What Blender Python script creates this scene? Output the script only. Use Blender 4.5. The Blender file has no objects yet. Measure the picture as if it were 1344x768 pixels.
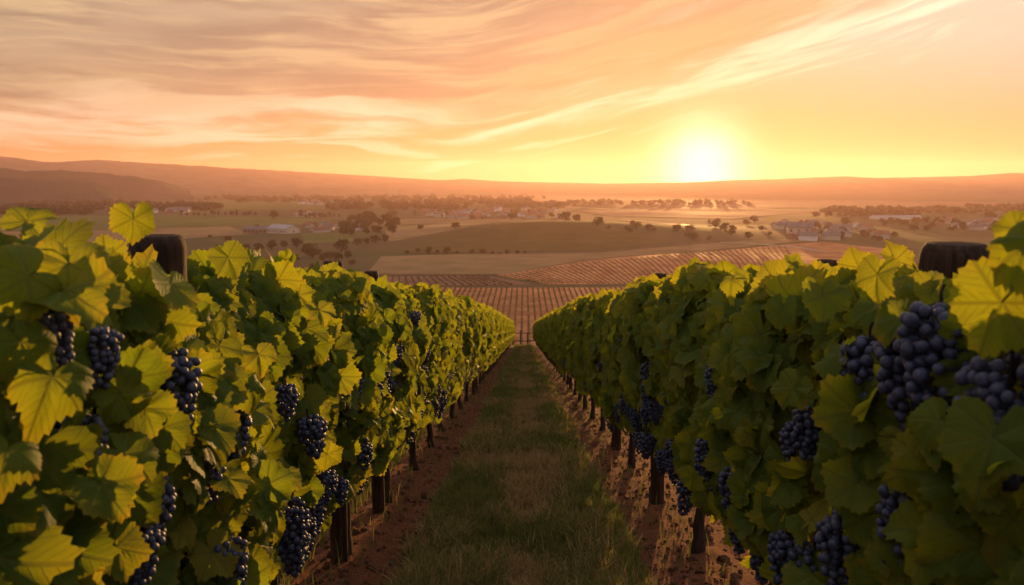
import bpy, bmesh, math, random
import numpy as np
from mathutils import Vector, Matrix

PI = math.pi
R = math.radians
rng = np.random.default_rng(11)
random.seed(5)
scn = bpy.context.scene
COL = scn.collection

# =====================================================================
# CAMERA, SKY, SUN, EXPOSURE
# =====================================================================
F_PX, CX, CY = 1050.0, 672.0, 384.0          # focal length in photo pixels
PITCH = math.atan(141.0 / F_PX)              # horizon sits at y = 243 of 768
YAW = math.atan(16.0 / F_PX)                 # the rows run along +Y
cam_d = bpy.data.cameras.new('camera')
cam = bpy.data.objects.new('camera', cam_d)
COL.objects.link(cam)
cam_d.sensor_width = 36.0
cam_d.lens = 36.0 * F_PX / 1344.0
cam_d.clip_start = 0.05
cam_d.clip_end = 60000
cam.location = (0, 0, 0)
cam.rotation_euler = (PI / 2 - PITCH, 0, YAW)
cam_d.dof.use_dof = True
cam_d.dof.focus_distance = 4.6
cam_d.dof.aperture_fstop = 4.0
scn.camera = cam
CAM_M = cam.rotation_euler.to_matrix()


def ray(px, py):
    v = CAM_M @ Vector(((px - CX) / F_PX, (CY - py) / F_PX, -1.0))
    return v.normalized()


SUN_DIR = ray(922, 227)
SUN_AZ = math.atan2(SUN_DIR.x, SUN_DIR.y)
SUN_EL = math.asin(SUN_DIR.z)
LAMP_AZ, LAMP_EL = SUN_AZ, SUN_EL + R(0.5)
LAMP_DIR = Vector((math.sin(LAMP_AZ) * math.cos(LAMP_EL), math.cos(LAMP_AZ) * math.cos(LAMP_EL), math.sin(LAMP_EL)))

scn.view_settings.view_transform = 'Standard'
scn.view_settings.look = 'None'
scn.view_settings.gamma = 1
scn.view_settings.use_curve_mapping = False
EXPO = 1.85
scn.view_settings.exposure = EXPO
GAIN = 1.0 / 2 ** EXPO
SUN_STRENGTH = 5.0
HAZE_DENSITY = 1.15e-4

sun_d = bpy.data.lights.new('sun', 'SUN')
sun_d.energy = SUN_STRENGTH
sun_d.angle = R(0.5)
sun_d.color = (1.0, 0.53, 0.17)
sun = bpy.data.objects.new('sun', sun_d)
COL.objects.link(sun)
sun.location = (40, 200, 60)
sun.rotation_euler = (-LAMP_DIR).to_track_quat('-Z', 'Y').to_euler()


class NB:
    """small helper for building math node graphs"""
    def __init__(self, tree):
        self.t = tree
        self.n = tree.nodes
        self.l = tree.links

    def node(self, kind, **kw):
        nd = self.n.new(kind)
        for k, v in kw.items():
            setattr(nd, k, v)
        return nd

    def set(self, sock, v):
        if isinstance(v, bpy.types.NodeSocket):
            self.l.new(v, sock)
        elif v is not None:
            sock.default_value = v

    def m(self, op, a, b=None, c=None, clamp=False):
        nd = self.n.new('ShaderNodeMath')
        nd.operation = op
        nd.use_clamp = clamp
        self.set(nd.inputs[0], a)
        self.set(nd.inputs[1], b)
        self.set(nd.inputs[2], c)
        return nd.outputs[0]

    def ss(self, x, lo, hi, a=0.0, b=1.0):
        nd = self.n.new('ShaderNodeMapRange')
        nd.interpolation_type = 'SMOOTHSTEP'
        self.set(nd.inputs[0], x)
        self.set(nd.inputs[1], lo)
        self.set(nd.inputs[2], hi)
        self.set(nd.inputs[3], a)
        self.set(nd.inputs[4], b)
        return nd.outputs[0]

    def mix(self, f, a, b, mode='MIX'):
        nd = self.n.new('ShaderNodeMix')
        nd.data_type = 'RGBA'
        nd.blend_type = mode
        self.set(nd.inputs[0], f)
        for i, v in ((6, a), (7, b)):
            if isinstance(v, tuple) and len(v) == 3:
                v = v + (1.0,)
            self.set(nd.inputs[i], v)
        return nd.outputs[2]

    def noise(self, vec, scale, detail=4, rough=0.55, dist=0.0):
        nd = self.n.new('ShaderNodeTexNoise')
        self.set(nd.inputs['Vector'], vec)
        nd.inputs['Scale'].default_value = scale
        nd.inputs['Detail'].default_value = detail
        nd.inputs['Roughness'].default_value = rough
        nd.inputs['Distortion'].default_value = dist
        return nd.outputs['Fac']

    def xyz(self, x, y, z=0.0):
        nd = self.n.new('ShaderNodeCombineXYZ')
        self.set(nd.inputs[0], x)
        self.set(nd.inputs[1], y)
        self.set(nd.inputs[2], z)
        return nd.outputs[0]

    def sep(self, v):
        nd = self.n.new('ShaderNodeSeparateXYZ')
        self.set(nd.inputs[0], v)
        return nd.outputs


def build_world():
    w = bpy.data.worlds.new('World')
    scn.world = w
    w.use_nodes = True
    t = w.node_tree
    t.nodes.clear()
    b = NB(t)
    sky = b.node('ShaderNodeTexSky')
    sky.sky_type = 'NISHITA'
    sky.sun_disc = False
    sky.sun_elevation = LAMP_EL
    sky.sun_rotation = LAMP_AZ
    sky.altitude = 100
    sky.air_density = 1.0
    sky.dust_density = 3.0
    sky.ozone_density = 1.0
    d = b.node('ShaderNodeTexCoord').outputs['Generated']
    x, y, z = b.sep(d)
    az = b.m('ARCTAN2', x, y)
    el = b.m('ARCSINE', z)
    # angle to the sun
    dot = b.node('ShaderNodeVectorMath', operation='DOT_PRODUCT')
    b.l.new(d, dot.inputs[0])
    dot.inputs[1].default_value = SUN_DIR
    ang = b.m('ARCCOSINE', b.m('MINIMUM', dot.outputs['Value'], 1.0))
    # ---- clear dusk sky (display-linear colours, scaled by GAIN at the end)
    elp = b.m('MAXIMUM', el, 0.0)
    f1 = b.ss(elp, 0.0, 0.17)
    right = b.ss(az, -0.15, 0.35)
    clear = b.mix(f1, (0.74, 0.40, 0.105), b.mix(right, (0.78, 0.59, 0.38), (0.98, 0.90, 0.74)))
    f2 = b.ss(elp, 0.22, 0.75)
    clear = b.mix(f2, clear, (0.80, 0.74, 0.72))  # sky overhead, out of view, brightened as added fill light
    # away from the sun the sky is raised as added fill for shaded leaves
    back = b.ss(b.m('ABSOLUTE', b.m('SUBTRACT', az, SUN_AZ)), 0.9, 2.6)
    clear = b.mix(back, clear, b.mix(f2, (0.78, 0.66, 0.60), (0.66, 0.70, 0.78)))
    # ---- clouds
    rt = b.m('MAXIMUM', b.m('ADD', az, 0.08), 0.0)
    tilt = b.m('MULTIPLY', b.m('MULTIPLY', rt, rt), b.m('DIVIDE', 0.25, b.m('ADD', rt, 0.06)))
    e2 = b.m('SUBTRACT', el, tilt)
    wv = b.xyz(b.m('MULTIPLY', az, 2.0), b.m('MULTIPLY', e2, 9.0), 3.7)
    warp = b.m('SUBTRACT', b.noise(wv, 1.6, 4, 0.5), 0.5)
    e3 = b.m('ADD', e2, b.m('MULTIPLY', warp, 0.055))
    n_big = b.noise(b.xyz(b.m('MULTIPLY', az, 2.6), b.m('MULTIPLY', e3, 15.0), 1.3), 1.0, 6, 0.55, 0.4)
    n_fine = b.noise(b.xyz(b.m('MULTIPLY', az, 7.0), b.m('MULTIPLY', e3, 85.0), 7.1), 1.0, 7, 0.58, 0.35)
    n_wisp = b.noise(b.xyz(b.m('MULTIPLY', az, 3.4), b.m('MULTIPLY', e3, 38.0), 2.2), 1.0, 7, 0.54, 0.35)
    edge = b.m('ADD', e3, b.m('MULTIPLY', b.m('SUBTRACT', n_big, 0.5), 0.11))
    mass = b.ss(edge, 0.062, 0.110)
    thin = b.ss(b.m('ADD', b.m('MULTIPLY', n_big, 0.6), b.m('MULTIPLY', n_wisp, 0.4)), 0.36, 0.52, 0.25, 1.0)
    mass = b.m('MULTIPLY', mass, thin)
    mass = b.m('MULTIPLY', mass, b.ss(el, 0.9, 0.35))
    # cloud body: grey-mauve undersides, orange where the low sun rakes them
    rake = b.ss(b.m('ADD', b.m('MULTIPLY', n_wisp, 0.65), b.m('MULTIPLY', n_fine, 0.35)), 0.44, 0.60)
    body = b.mix(rake, (0.37, 0.285, 0.21), (0.86, 0.64, 0.35))
    body = b.mix(b.ss(n_fine, 0.54, 0.72, 0.0, 0.6), body, (1.0, 0.72, 0.40))
    body = b.mix(b.ss(ang, 0.34, 0.10, 0.0, 0.75), body, (0.72, 0.41, 0.18))
    body = b.mix(b.ss(el, 0.22, 0.6), body, (0.52, 0.52, 0.56))
    body = b.mix(back, body, (0.50, 0.46, 0.50))
    sky1 = b.mix(b.m('MULTIPLY', mass, 0.92), clear, body)
    # bright torn fringe along the lower edge of the cloud, strongest towards the sun
    near_sun = b.ss(b.m('ABSOLUTE', b.m('SUBTRACT', az, 0.16)), 0.75, 0.05, 0.40, 1.0)
    fr = b.m('MULTIPLY', b.ss(edge, 0.030, 0.062), b.ss(edge, 0.112, 0.072))
    fr = b.m('MULTIPLY', fr, b.ss(n_wisp, 0.44, 0.60))
    fr = b.m('MULTIPLY', fr, near_sun)
    sky2 = b.mix(fr, sky1, (1.9, 1.6, 1.2))
    # thin cirrus streaks in the clear part
    ci = b.m('MULTIPLY', b.ss(n_fine, 0.50, 0.66), b.m('MULTIPLY', b.ss(edge, 0.0, 0.028), b.ss(edge, 0.075, 0.045)))
    ci = b.m('MULTIPLY', ci, b.m('MULTIPLY', near_sun, 0.85))
    sky3 = b.mix(ci, sky2, (1.6, 1.35, 0.98))
    # ---- the sun and its aureole
    def expo(k, amp):
        return b.m('MULTIPLY', b.m('EXPONENT', b.m('MULTIPLY', ang, -k)), amp)
    core = b.m('MULTIPLY', b.m('EXPONENT', b.m('MULTIPLY', b.m('MULTIPLY', ang, ang), -520.0)), 3.2)
    add = b.node('ShaderNodeVectorMath', operation='ADD')
    def scaled(fac, colr):
        nd = b.node('ShaderNodeVectorMath', operation='SCALE')
        nd.inputs[0].default_value = colr
        b.l.new(fac, nd.inputs['Scale'])
        return nd.outputs[0]
    def vadd(p, q):
        nd = b.node('ShaderNodeVectorMath', operation='ADD')
        b.l.new(p, nd.inputs[0])
        b.l.new(q, nd.inputs[1])
        return nd.outputs[0]
    glow = vadd(scaled(core, (1.0, 0.92, 0.7)),
                vadd(scaled(expo(13.0, 0.22), (1.0, 0.58, 0.22)), scaled(expo(5.0, 0.10), (1.0, 0.70, 0.46))))
    # low in the sky the clear air is dimmer near the sun: the haze in front of it supplies the glow
    veil = b.m('MULTIPLY', b.m('EXPONENT', b.m('MULTIPLY', ang, -3.2)), b.ss(el, 0.26, 0.02, 0.25, 1.0))
    dim = b.node('ShaderNodeVectorMath', operation='SCALE')
    b.l.new(sky3, dim.inputs[0])
    b.l.new(b.m('SUBTRACT', 1.0, b.m('MULTIPLY', veil, 0.95)), dim.inputs['Scale'])
    tot = vadd(dim.outputs[0], glow)
    sc = b.node('ShaderNodeVectorMath', operation='SCALE')
    b.l.new(tot, sc.inputs[0])
    sc.inputs['Scale'].default_value = GAIN
    bg1 = b.node('ShaderNodeBackground')
    b.l.new(sky.outputs[0], bg1.inputs[0])
    bg1.inputs[1].default_value = 0.006
    bg2 = b.node('ShaderNodeBackground')
    b.l.new(sc.outputs[0], bg2.inputs[0])
    bg2.inputs[1].default_value = 0.74
    ad = b.node('ShaderNodeAddShader')
    b.l.new(bg1.outputs[0], ad.inputs[0])
    b.l.new(bg2.outputs[0], ad.inputs[1])
    out = b.node('ShaderNodeOutputWorld')
    b.l.new(ad.outputs[0], out.inputs[0])
    w.cycles.sampling_method = 'MANUAL'
    w.cycles.sample_map_resolution = 1024


build_world()
cy = scn.cycles
cy.use_denoising = True
cy.max_bounces = 12
cy.diffuse_bounces = 8
cy.glossy_bounces = 2
cy.transmission_bounces = 8
cy.transparent_max_bounces = 6
cy.volume_bounces = 1
cy.sample_clamp_indirect = 4.0
cy.use_adaptive_sampling = True
cy.adaptive_threshold = 0.015

# =====================================================================
# HELPERS
# =====================================================================


def mesh_from(name, V, Fs, mats=None, smooth=True, uv=None, attr=None):
    """V (n,3); Fs (m,3) or (m,4) ints; uv per vertex (n,2); attr: {name: (n,4)}"""
    V = np.ascontiguousarray(V, dtype=np.float32)
    Fs = np.ascontiguousarray(Fs, dtype=np.int32)
    me = bpy.data.meshes.new(name)
    k = Fs.shape[1]
    me.vertices.add(len(V))
    me.vertices.foreach_set('co', V.ravel())
    me.loops.add(Fs.size)
    me.loops.foreach_set('vertex_index', Fs.ravel())
    me.polygons.add(len(Fs))
    me.polygons.foreach_set('loop_start', np.arange(0, Fs.size, k, dtype=np.int32))
    me.polygons.foreach_set('loop_total', np.full(len(Fs), k, dtype=np.int32))
    me.update(calc_edges=True)
    if smooth:
        me.polygons.foreach_set('use_smooth', np.ones(len(Fs), dtype=bool))
    if uv is not None:
        ul = me.uv_layers.new(name='UVMap')
        ul.data.foreach_set('uv', np.ascontiguousarray(uv[Fs.ravel()], dtype=np.float32).ravel())
    for an, av in (attr or {}).items():
        a = me.color_attributes.new(an, 'FLOAT_COLOR', 'POINT')
        a.data.foreach_set('color', np.ascontiguousarray(av, dtype=np.float32).ravel())
    for m in (mats or []):
        me.materials.append(m)
    me.validate()
    return me


def obj(name, me, parent=None, loc=None):
    o = bpy.data.objects.new(name, me)
    COL.objects.link(o)
    if parent is not None:
        o.parent = parent
    if loc is not None:
        o.location = loc
    return o


def thing(name, label, cat, loc=(0, 0, 0), rz=0.0, group=None):
    o = bpy.data.objects.new(name, None)
    COL.objects.link(o)
    o.empty_display_size = 0.2
    o.location = loc
    o.rotation_euler = (0, 0, rz)
    return tag(o, label, cat, group)


def tag(o, label=None, cat=None, group=None, kind=None):
    if label:
        o['label'] = label
    if cat:
        o['category'] = cat
    if group:
        o['group'] = group
    if kind:
        o['kind'] = kind
    return o


def copy_thing(root, loc, rz, scale, label, cat, group):
    c = root.copy()
    COL.objects.link(c)
    c.location = loc
    c.rotation_euler = (0, 0, rz)
    c.scale = scale
    tag(c, label, cat, group)
    for ch in root.children:
        d = ch.copy()
        COL.objects.link(d)
        d.parent = c
        for g in ch.children:
            e = g.copy()
            COL.objects.link(e)
            e.parent = d
    return c


def tube(pts, rad, n=8, cap=True, jitter=0.0, rg=None):
    """swept tube -> V, quads-as-tris"""
    pts = np.asarray(pts, float)
    rad = np.asarray(rad, float)
    V, Fc = [], []
    m = len(pts)
    for i in range(m):
        t = pts[min(i + 1, m - 1)] - pts[max(i - 1, 0)]
        t = t / (np.linalg.norm(t) + 1e-9)
        ref = np.array([1.0, 0, 0]) if abs(t[0]) < 0.8 else np.array([0, 1.0, 0])
        u = np.cross(t, ref)
        u /= np.linalg.norm(u)
        v = np.cross(t, u)
        for j in range(n):
            a = 2 * PI * j / n
            r = rad[i] * (1 + (rg.normal(0, jitter) if jitter else 0))
            V.append(pts[i] + r * (math.cos(a) * u + math.sin(a) * v))
    for i in range(m - 1):
        for j in range(n):
            a, b_ = i * n + j, i * n + (j + 1) % n
            c, d_ = (i + 1) * n + (j + 1) % n, (i + 1) * n + j
            Fc += [(a, b_, c), (a, c, d_)]
    if cap:
        V.append(pts[-1])
        k = len(V) - 1
        for j in range(n):
            Fc.append(((m - 1) * n + j, (m - 1) * n + (j + 1) % n, k))
    return np.array(V), np.array(Fc, int)


def join(parts):
    Vs, Fs, o = [], [], 0
    for V, Fc in parts:
        Vs.append(V)
        Fs.append(Fc + o)
        o += len(V)
    return np.concatenate(Vs), np.concatenate(Fs)


def vnoise(x, y, seed=0):
    """2-D value noise in [-1,1]"""
    x = np.asarray(x, float)
    y = np.asarray(y, float)
    xi = np.floor(x).astype(np.int64)
    yi = np.floor(y).astype(np.int64)
    fx, fy = x - xi, y - yi
    fx = fx * fx * (3 - 2 * fx)
    fy = fy * fy * (3 - 2 * fy)

    def h(a, b_):
        n = (a * 374761393 + b_ * 668265263 + seed * 974634777) & 0x7fffffff
        n = ((n ^ (n >> 13)) * 1274126177) & 0x7fffffff
        return ((n ^ (n >> 16)) & 0xffff) / 32767.5 - 1
    return ((h(xi, yi) * (1 - fx) + h(xi + 1, yi) * fx) * (1 - fy)
            + (h(xi, yi + 1) * (1 - fx) + h(xi + 1, yi + 1) * fx) * fy)


def fbm(x, y, seed=0, oct_=4):
    s, a = 0, 1.0
    for i in range(oct_):
        s = s + a * vnoise(x * 2 ** i, y * 2 ** i, seed + i * 17)
        a *= 0.5
    return s / 1.9


# =====================================================================
# MATERIALS
# =====================================================================


def new_mat(name):
    m = bpy.data.materials.new(name)
    m.use_nodes = True
    m.node_tree.nodes.clear()
    b = NB(m.node_tree)
    out = b.node('ShaderNodeOutputMaterial')
    return m, b, out


def principled(b, out, color, rough=0.7, bump=None, bump_str=0.4, bump_dist=0.02, spec=0.3):
    p = b.node('ShaderNodeBsdfPrincipled')
    if isinstance(color, tuple) and len(color) == 3:
        color = color + (1.0,)
    b.set(p.inputs['Base Color'], color)
    b.set(p.inputs['Roughness'], rough)
    p.inputs['Specular IOR Level'].default_value = spec
    if bump is not None:
        bn = b.node('ShaderNodeBump')
        bn.inputs['Strength'].default_value = bump_str
        bn.inputs['Distance'].default_value = bump_dist
        b.l.new(bump, bn.inputs['Height'])
        b.l.new(bn.outputs[0], p.inputs['Normal'])
    b.l.new(p.outputs[0], out.inputs[0])
    return p


def leaf_material():
    m, b, out = new_mat('vine_leaf')
    uv = b.node('ShaderNodeUVMap').outputs[0]
    u, v, _ = b.sep(uv)
    var = b.node('ShaderNodeAttribute')
    var.attribute_name = 'tint'
    vr, vg, vb = b.sep(var.outputs['Vector'])
    rho = b.m('SQRT', b.m('ADD', b.m('MULTIPLY', u, u), b.m('MULTIPLY', v, v)))
    phi = b.m('ARCTAN2', v, u)
    snap = b.m('MULTIPLY', b.m('ROUND', b.m('DIVIDE', phi, 1.05)), 1.05)
    dl = b.m('SUBTRACT', phi, snap)
    al = b.m('MULTIPLY', rho, b.m('COSINE', dl))
    ac = b.m('ABSOLUTE', b.m('MULTIPLY', rho, b.m('SINE', dl)))
    main = b.ss(ac, 0.048, 0.012)
    saw = b.m('ABSOLUTE', b.m('SUBTRACT', b.m('FRACT', b.m('MULTIPLY', b.m('SUBTRACT', al, b.m('MULTIPLY', ac, 0.9)), 6.5)), 0.5))
    sec = b.ss(saw, 0.36, 0.5, 0.0, 0.65)
    vein = b.m('MAXIMUM', main, sec)
    nz = b.noise(b.xyz(b.m('ADD', u, b.m('MULTIPLY', vb, 31.0)), b.m('ADD', v, b.m('MULTIPLY', vr, 17.0)), 0), 2.6, 4, 0.6)
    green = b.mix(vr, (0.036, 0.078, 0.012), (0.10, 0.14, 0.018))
    green = b.mix(b.ss(nz, 0.35, 0.75, 0.0, 0.5), green, (0.105, 0.125, 0.016))
    # ageing leaves yellow and brown from the rim inwards; yellow also paints sunlit edges
    rim = b.m('MULTIPLY', b.ss(b.m('ADD', rho, b.m('MULTIPLY', b.m('SUBTRACT', nz, 0.5), 0.5)), 0.62, 1.0), vg)
    green = b.mix(rim, green, (0.23, 0.165, 0.018))
    nsp = b.noise(b.xyz(b.m('ADD', u, b.m('MULTIPLY', vr, 23.0)), b.m('ADD', v, b.m('MULTIPLY', vb, 11.0)), 4.0), 7.0, 3, 0.6)
    spot = b.m('MULTIPLY', b.ss(nsp, 0.66, 0.72), b.ss(vg, 0.25, 0.7))
    green = b.mix(spot, green, (0.10, 0.050, 0.018))
    old = b.m('MULTIPLY', b.ss(vb, 0.93, 0.95), 0.75)
    green = b.mix(old, green, (0.26, 0.19, 0.025))
    col = b.mix(b.m('MULTIPLY', vein, 0.55), green, (0.16, 0.18, 0.045))
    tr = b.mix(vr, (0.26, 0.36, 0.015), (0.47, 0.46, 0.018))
    tr = b.mix(rim, tr, (0.62, 0.40, 0.025))
    tr = b.mix(spot, tr, (0.16, 0.06, 0.012))
    tr = b.mix(b.m('MULTIPLY', vein, 0.6), tr, (0.16, 0.15, 0.012))
    bump = b.node('ShaderNodeBump')
    bump.inputs['Strength'].default_value = 0.35
    bump.inputs['Distance'].default_value = 0.004
    hh = b.m('ADD', b.m('MULTIPLY', vein, -1.0), b.m('MULTIPLY', nz, 0.8))
    b.l.new(hh, bump.inputs['Height'])
    p = b.node('ShaderNodeBsdfPrincipled')
    b.l.new(col, p.inputs['Base Color'])
    b.set(p.inputs['Roughness'], 0.58)
    p.inputs['Specular IOR Level'].default_value = 0.10
    b.l.new(bump.outputs[0], p.inputs['Normal'])
    t = b.node('ShaderNodeBsdfTranslucent')
    b.l.new(tr, t.inputs[0])
    b.l.new(bump.outputs[0], t.inputs['Normal'])
    mx = b.node('ShaderNodeMixShader')
    mx.inputs[0].default_value = 0.48
    b.l.new(p.outputs[0], mx.inputs[1])
    b.l.new(t.outputs[0], mx.inputs[2])
    b.l.new(mx.outputs[0], out.inputs[0])
    return m


def bark_material(name, c1, c2, scale=40, stretch=0.12):
    m, b, out = new_mat(name)
    tc = b.node('ShaderNodeTexCoord').outputs['Object']
    x, y, z = b.sep(tc)
    v = b.xyz(x, y, b.m('MULTIPLY', z, stretch))
    n = b.noise(v, scale, 5, 0.65)
    n2 = b.noise(tc, 6, 4, 0.6)
    col = b.mix(b.ss(n, 0.35, 0.68), c1, c2)
    col = b.mix(b.ss(n2, 0.45, 0.7, 0, 0.5), col, tuple(c * 0.5 for c in c1))
    principled(b, out, col, 0.85, n, 0.9, 0.012, 0.15)
    return m


def grape_material():
    m, b, out = new_mat('grape_skin')
    tc = b.node('ShaderNodeTexCoord').outputs['Object']
    n = b.noise(tc, 55, 3, 0.6)
    n2 = b.noise(tc, 260, 4, 0.6)
    lw = b.node('ShaderNodeLayerWeight')
    lw.inputs[0].default_value = 0.35
    skin = b.mix(b.ss(n, 0.4, 0.65), (0.012, 0.010, 0.028), (0.034, 0.012, 0.030))
    f = b.m('MULTIPLY', b.ss(n2, 0.30, 0.66, 0.15, 0.85), b.ss(n, 0.30, 0.62, 0.35, 0.95))
    col = b.mix(f, skin, (0.085, 0.105, 0.19))
    p = principled(b, out, col, b.m('ADD', b.m('MULTIPLY', f, 0.25), 0.42), None, spec=0.35)
    p.inputs['Subsurface Weight'].default_value = 0.0
    return m


def grass_material(name, c1, c2):
    m, b, out = new_mat(name)
    a = b.node('ShaderNodeAttribute')
    a.attribute_name = 'tint'
    r, g, bl = b.sep(a.outputs['Vector'])
    col = b.mix(r, c1, c2)
    d = b.node('ShaderNodeBsdfDiffuse')
    b.l.new(col, d.inputs[0])
    t = b.node('ShaderNodeBsdfTranslucent')
    b.l.new(col, t.inputs[0])
    mx = b.node('ShaderNodeMixShader')
    mx.inputs[0].default_value = 0.4
    b.l.new(d.outputs[0], mx.inputs[1])
    b.l.new(t.outputs[0], mx.inputs[2])
    b.l.new(mx.outputs[0], out.inputs[0])
    return m


def flat_noise_mat(name, c1, c2, scale, rough=0.9, bump=0.0, detail=5, bdist=0.02):
    m, b, out = new_mat(name)
    tc = b.node('ShaderNodeTexCoord').outputs['Object']
    n = b.noise(tc, scale, detail, 0.6)
    n2 = b.noise(tc, scale * 0.17, 3, 0.5)
    col = b.mix(b.ss(b.m('ADD', b.m('MULTIPLY', n, 0.6), b.m('MULTIPLY', n2, 0.4)), 0.36, 0.64), c1, c2)
    principled(b, out, col, rough, n if bump else None, bump, bdist, 0.02)
    return m


M_LEAF = leaf_material()
M_TRUNK = bark_material('vine_bark', (0.030, 0.020, 0.014), (0.075, 0.050, 0.034))
M_POST = bark_material('weathered_post_wood', (0.030, 0.016, 0.011), (0.085, 0.042, 0.026), 60, 0.06)
M_GRAPE = grape_material()
M_GRASS = grass_material('grass_blade', (0.105, 0.130, 0.028), (0.23, 0.205, 0.060))
M_DRY = grass_material('dry_grass_blade', (0.28, 0.18, 0.070), (0.46, 0.31, 0.13))
M_CLOD = flat_noise_mat('soil_clod', (0.075, 0.036, 0.022), (0.15, 0.078, 0.048), 30, 0.95, 0.6)

# =====================================================================
# TERRAIN
# =====================================================================
SLOPE = 0.180
CAM_H = 1.6
FLOOR = -41.0
_yy = np.arange(-60, 400, 0.5)
_sl = np.interp(_yy, [-60, -30, -12, 71, 95, 132, 178, 400], [0, 0, SLOPE, SLOPE, 0.34, 0.34, 0, 0])
_zz = -np.concatenate([[0], np.cumsum((_sl[1:] + _sl[:-1]) * 0.25)])
_zz = _zz - np.interp(0, _yy, _zz) - CAM_H
FLOOR = float(_zz[-1])


def ground_z(x, y, micro=False):
    x = np.asarray(x, float)
    y = np.asarray(y, float)
    z = np.interp(y, _yy, _zz)
    far = np.clip((y - 230) / 120, 0, 1)
    z = z + far * 10.5 * np.exp(-((x - 45) / 150) ** 2 - ((y - 660) / 120) ** 2)
    z = z + far * 4.0 * np.exp(-((x - 90) / 90) ** 2 - ((y - 395) / 60) ** 2)
    z = z + far * 1.6 * fbm(x / 170, y / 170, 4, 3) * np.clip(1200 / (y + 1), 0, 1)
    if micro:
        w = np.clip((80 - y) / 20, 0, 1) * np.clip((9 - np.abs(x)) / 4, 0, 1)
        ax = np.abs(x)
        berm = 0.05 * np.exp(-((ax - 1.18) / 0.28) ** 2) - 0.025 * np.exp(-((ax - 0.82) / 0.12) ** 2)
        soil = np.clip((ax - 0.70) / 0.2, 0, 1)
        z = z + w * (berm + soil * (0.030 * fbm(x * 6, y * 6, 9, 3) + 0.020 * fbm(x * 19, y * 19, 3, 2))
                     + (1 - soil) * 0.02 * fbm(x * 3, y * 3, 2, 2))
    return z


def ground_hit(px, py):
    """point of the valley ground seen at a photo pixel"""
    d = ray(px, py)
    zt = FLOOR
    for _ in range(12):
        s = zt / d.z
        x, y = d.x * s, d.y * s
        zt = 0.5 * zt + 0.5 * float(ground_z(x, y))
    return x, y, zt


def axis(segs):
    out = []
    for a, b_, st in segs:
        out += list(np.arange(a, b_, st))
    out.append(segs[-1][1])
    return np.array(out, float)


def geo(a, b_, n):
    return list(np.geomspace(a, b_, n))


def terrain():
    xs = list(np.arange(-2.6, 2.6001, 0.07))
    xp = geo(2.75, 14000, 70)
    xs = np.array([-v for v in xp[::-1]] + xs + xp)
    ys = np.array([-14000, -4000, -1000, -300, -120, -60, -40, -20, -10, -5, -2] + list(np.arange(-1, 13, 0.08)) +
                  list(np.arange(13, 30, 0.25)) + list(np.arange(30, 200, 1.5)) + list(np.arange(200, 900, 7)) +
                  geo(905, 16000, 40))
    X, Y = np.meshgrid(xs, ys)
    Z = ground_z(X, Y, True)
    V = np.stack([X, Y, Z], -1).reshape(-1, 3)
    nx, ny = len(xs), len(ys)
    i = np.arange(nx * ny).reshape(ny, nx)
    Q = np.stack([i[:-1, :-1], i[:-1, 1:], i[1:, 1:], i[1:, :-1]], -1).reshape(-1, 4)
    m, b, out = new_mat('vineyard_ground')
    tc = b.node('ShaderNodeTexCoord').outputs['Object']
    x, y, z = b.sep(tc)
    n1 = b.noise(tc, 9, 5, 0.65)
    n2 = b.noise(tc, 45, 5, 0.7)
    n3 = b.noise(tc, 1.1, 4, 0.6)
    soil = b.mix(b.ss(n2, 0.32, 0.7), (0.125, 0.045, 0.024), (0.25, 0.10, 0.055))
    soil = b.mix(b.ss(n1, 0.45, 0.75, 0, 0.6), soil, (0.055, 0.030, 0.022))
    turf = b.mix(b.ss(n1, 0.35, 0.65), (0.085, 0.080, 0.030), (0.18, 0.125, 0.060))
    ax = b.m('ADD', b.m('ABSOLUTE', x), b.m('MULTIPLY', b.m('SUBTRACT', n3, 0.5), 0.35))
    near = b.mix(b.ss(ax, 0.72, 0.88), turf, soil)
    near = b.mix(b.ss(ax, 1.55, 1.9), near, turf)
    # valley: broad patches of pasture and stubble
    f1 = b.noise(tc, 0.0042, 3, 0.5)
    f2 = b.noise(tc, 0.02, 4, 0.6)
    val = b.mix(b.ss(f1, 0.40, 0.60), (0.10, 0.072, 0.038), (0.075, 0.080, 0.032))
    val = b.mix(b.ss(f2, 0.40, 0.70, 0, 0.5), val, (0.14, 0.095, 0.055))
    col = b.mix(b.ss(y, 78, 130), near, val)
    p = principled(b, out, col, 0.95, n2, 0.7, 0.02, 0.02)
    o = obj('ground', mesh_from('ground', V, Q, [m]))
    tag(o, kind='structure')


terrain()


# ------------------------------------------------------------- fields
def split_tris(V, T, maxlen, tess=6):
    V = [tuple(v) for v in V]
    for _ in range(tess):
        new, cache = [], {}

        def mid(a, b_):
            k = (min(a, b_), max(a, b_))
            if k not in cache:
                V.append(tuple((V[a][i] + V[b_][i]) / 2 for i in range(2)))
                cache[k] = len(V) - 1
            return cache[k]
        for a, b_, c in T:
            ab, bc, ca = mid(a, b_), mid(b_, c), mid(c, a)
            new += [(a, ab, ca), (ab, b_, bc), (ca, bc, c), (ab, bc, ca)]
        T = new
        L = max(math.dist(V[a], V[b_]) for a, b_, c in T[:200])
        if L < maxlen:
            break
    return np.array(V), np.array(T, int)


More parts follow.
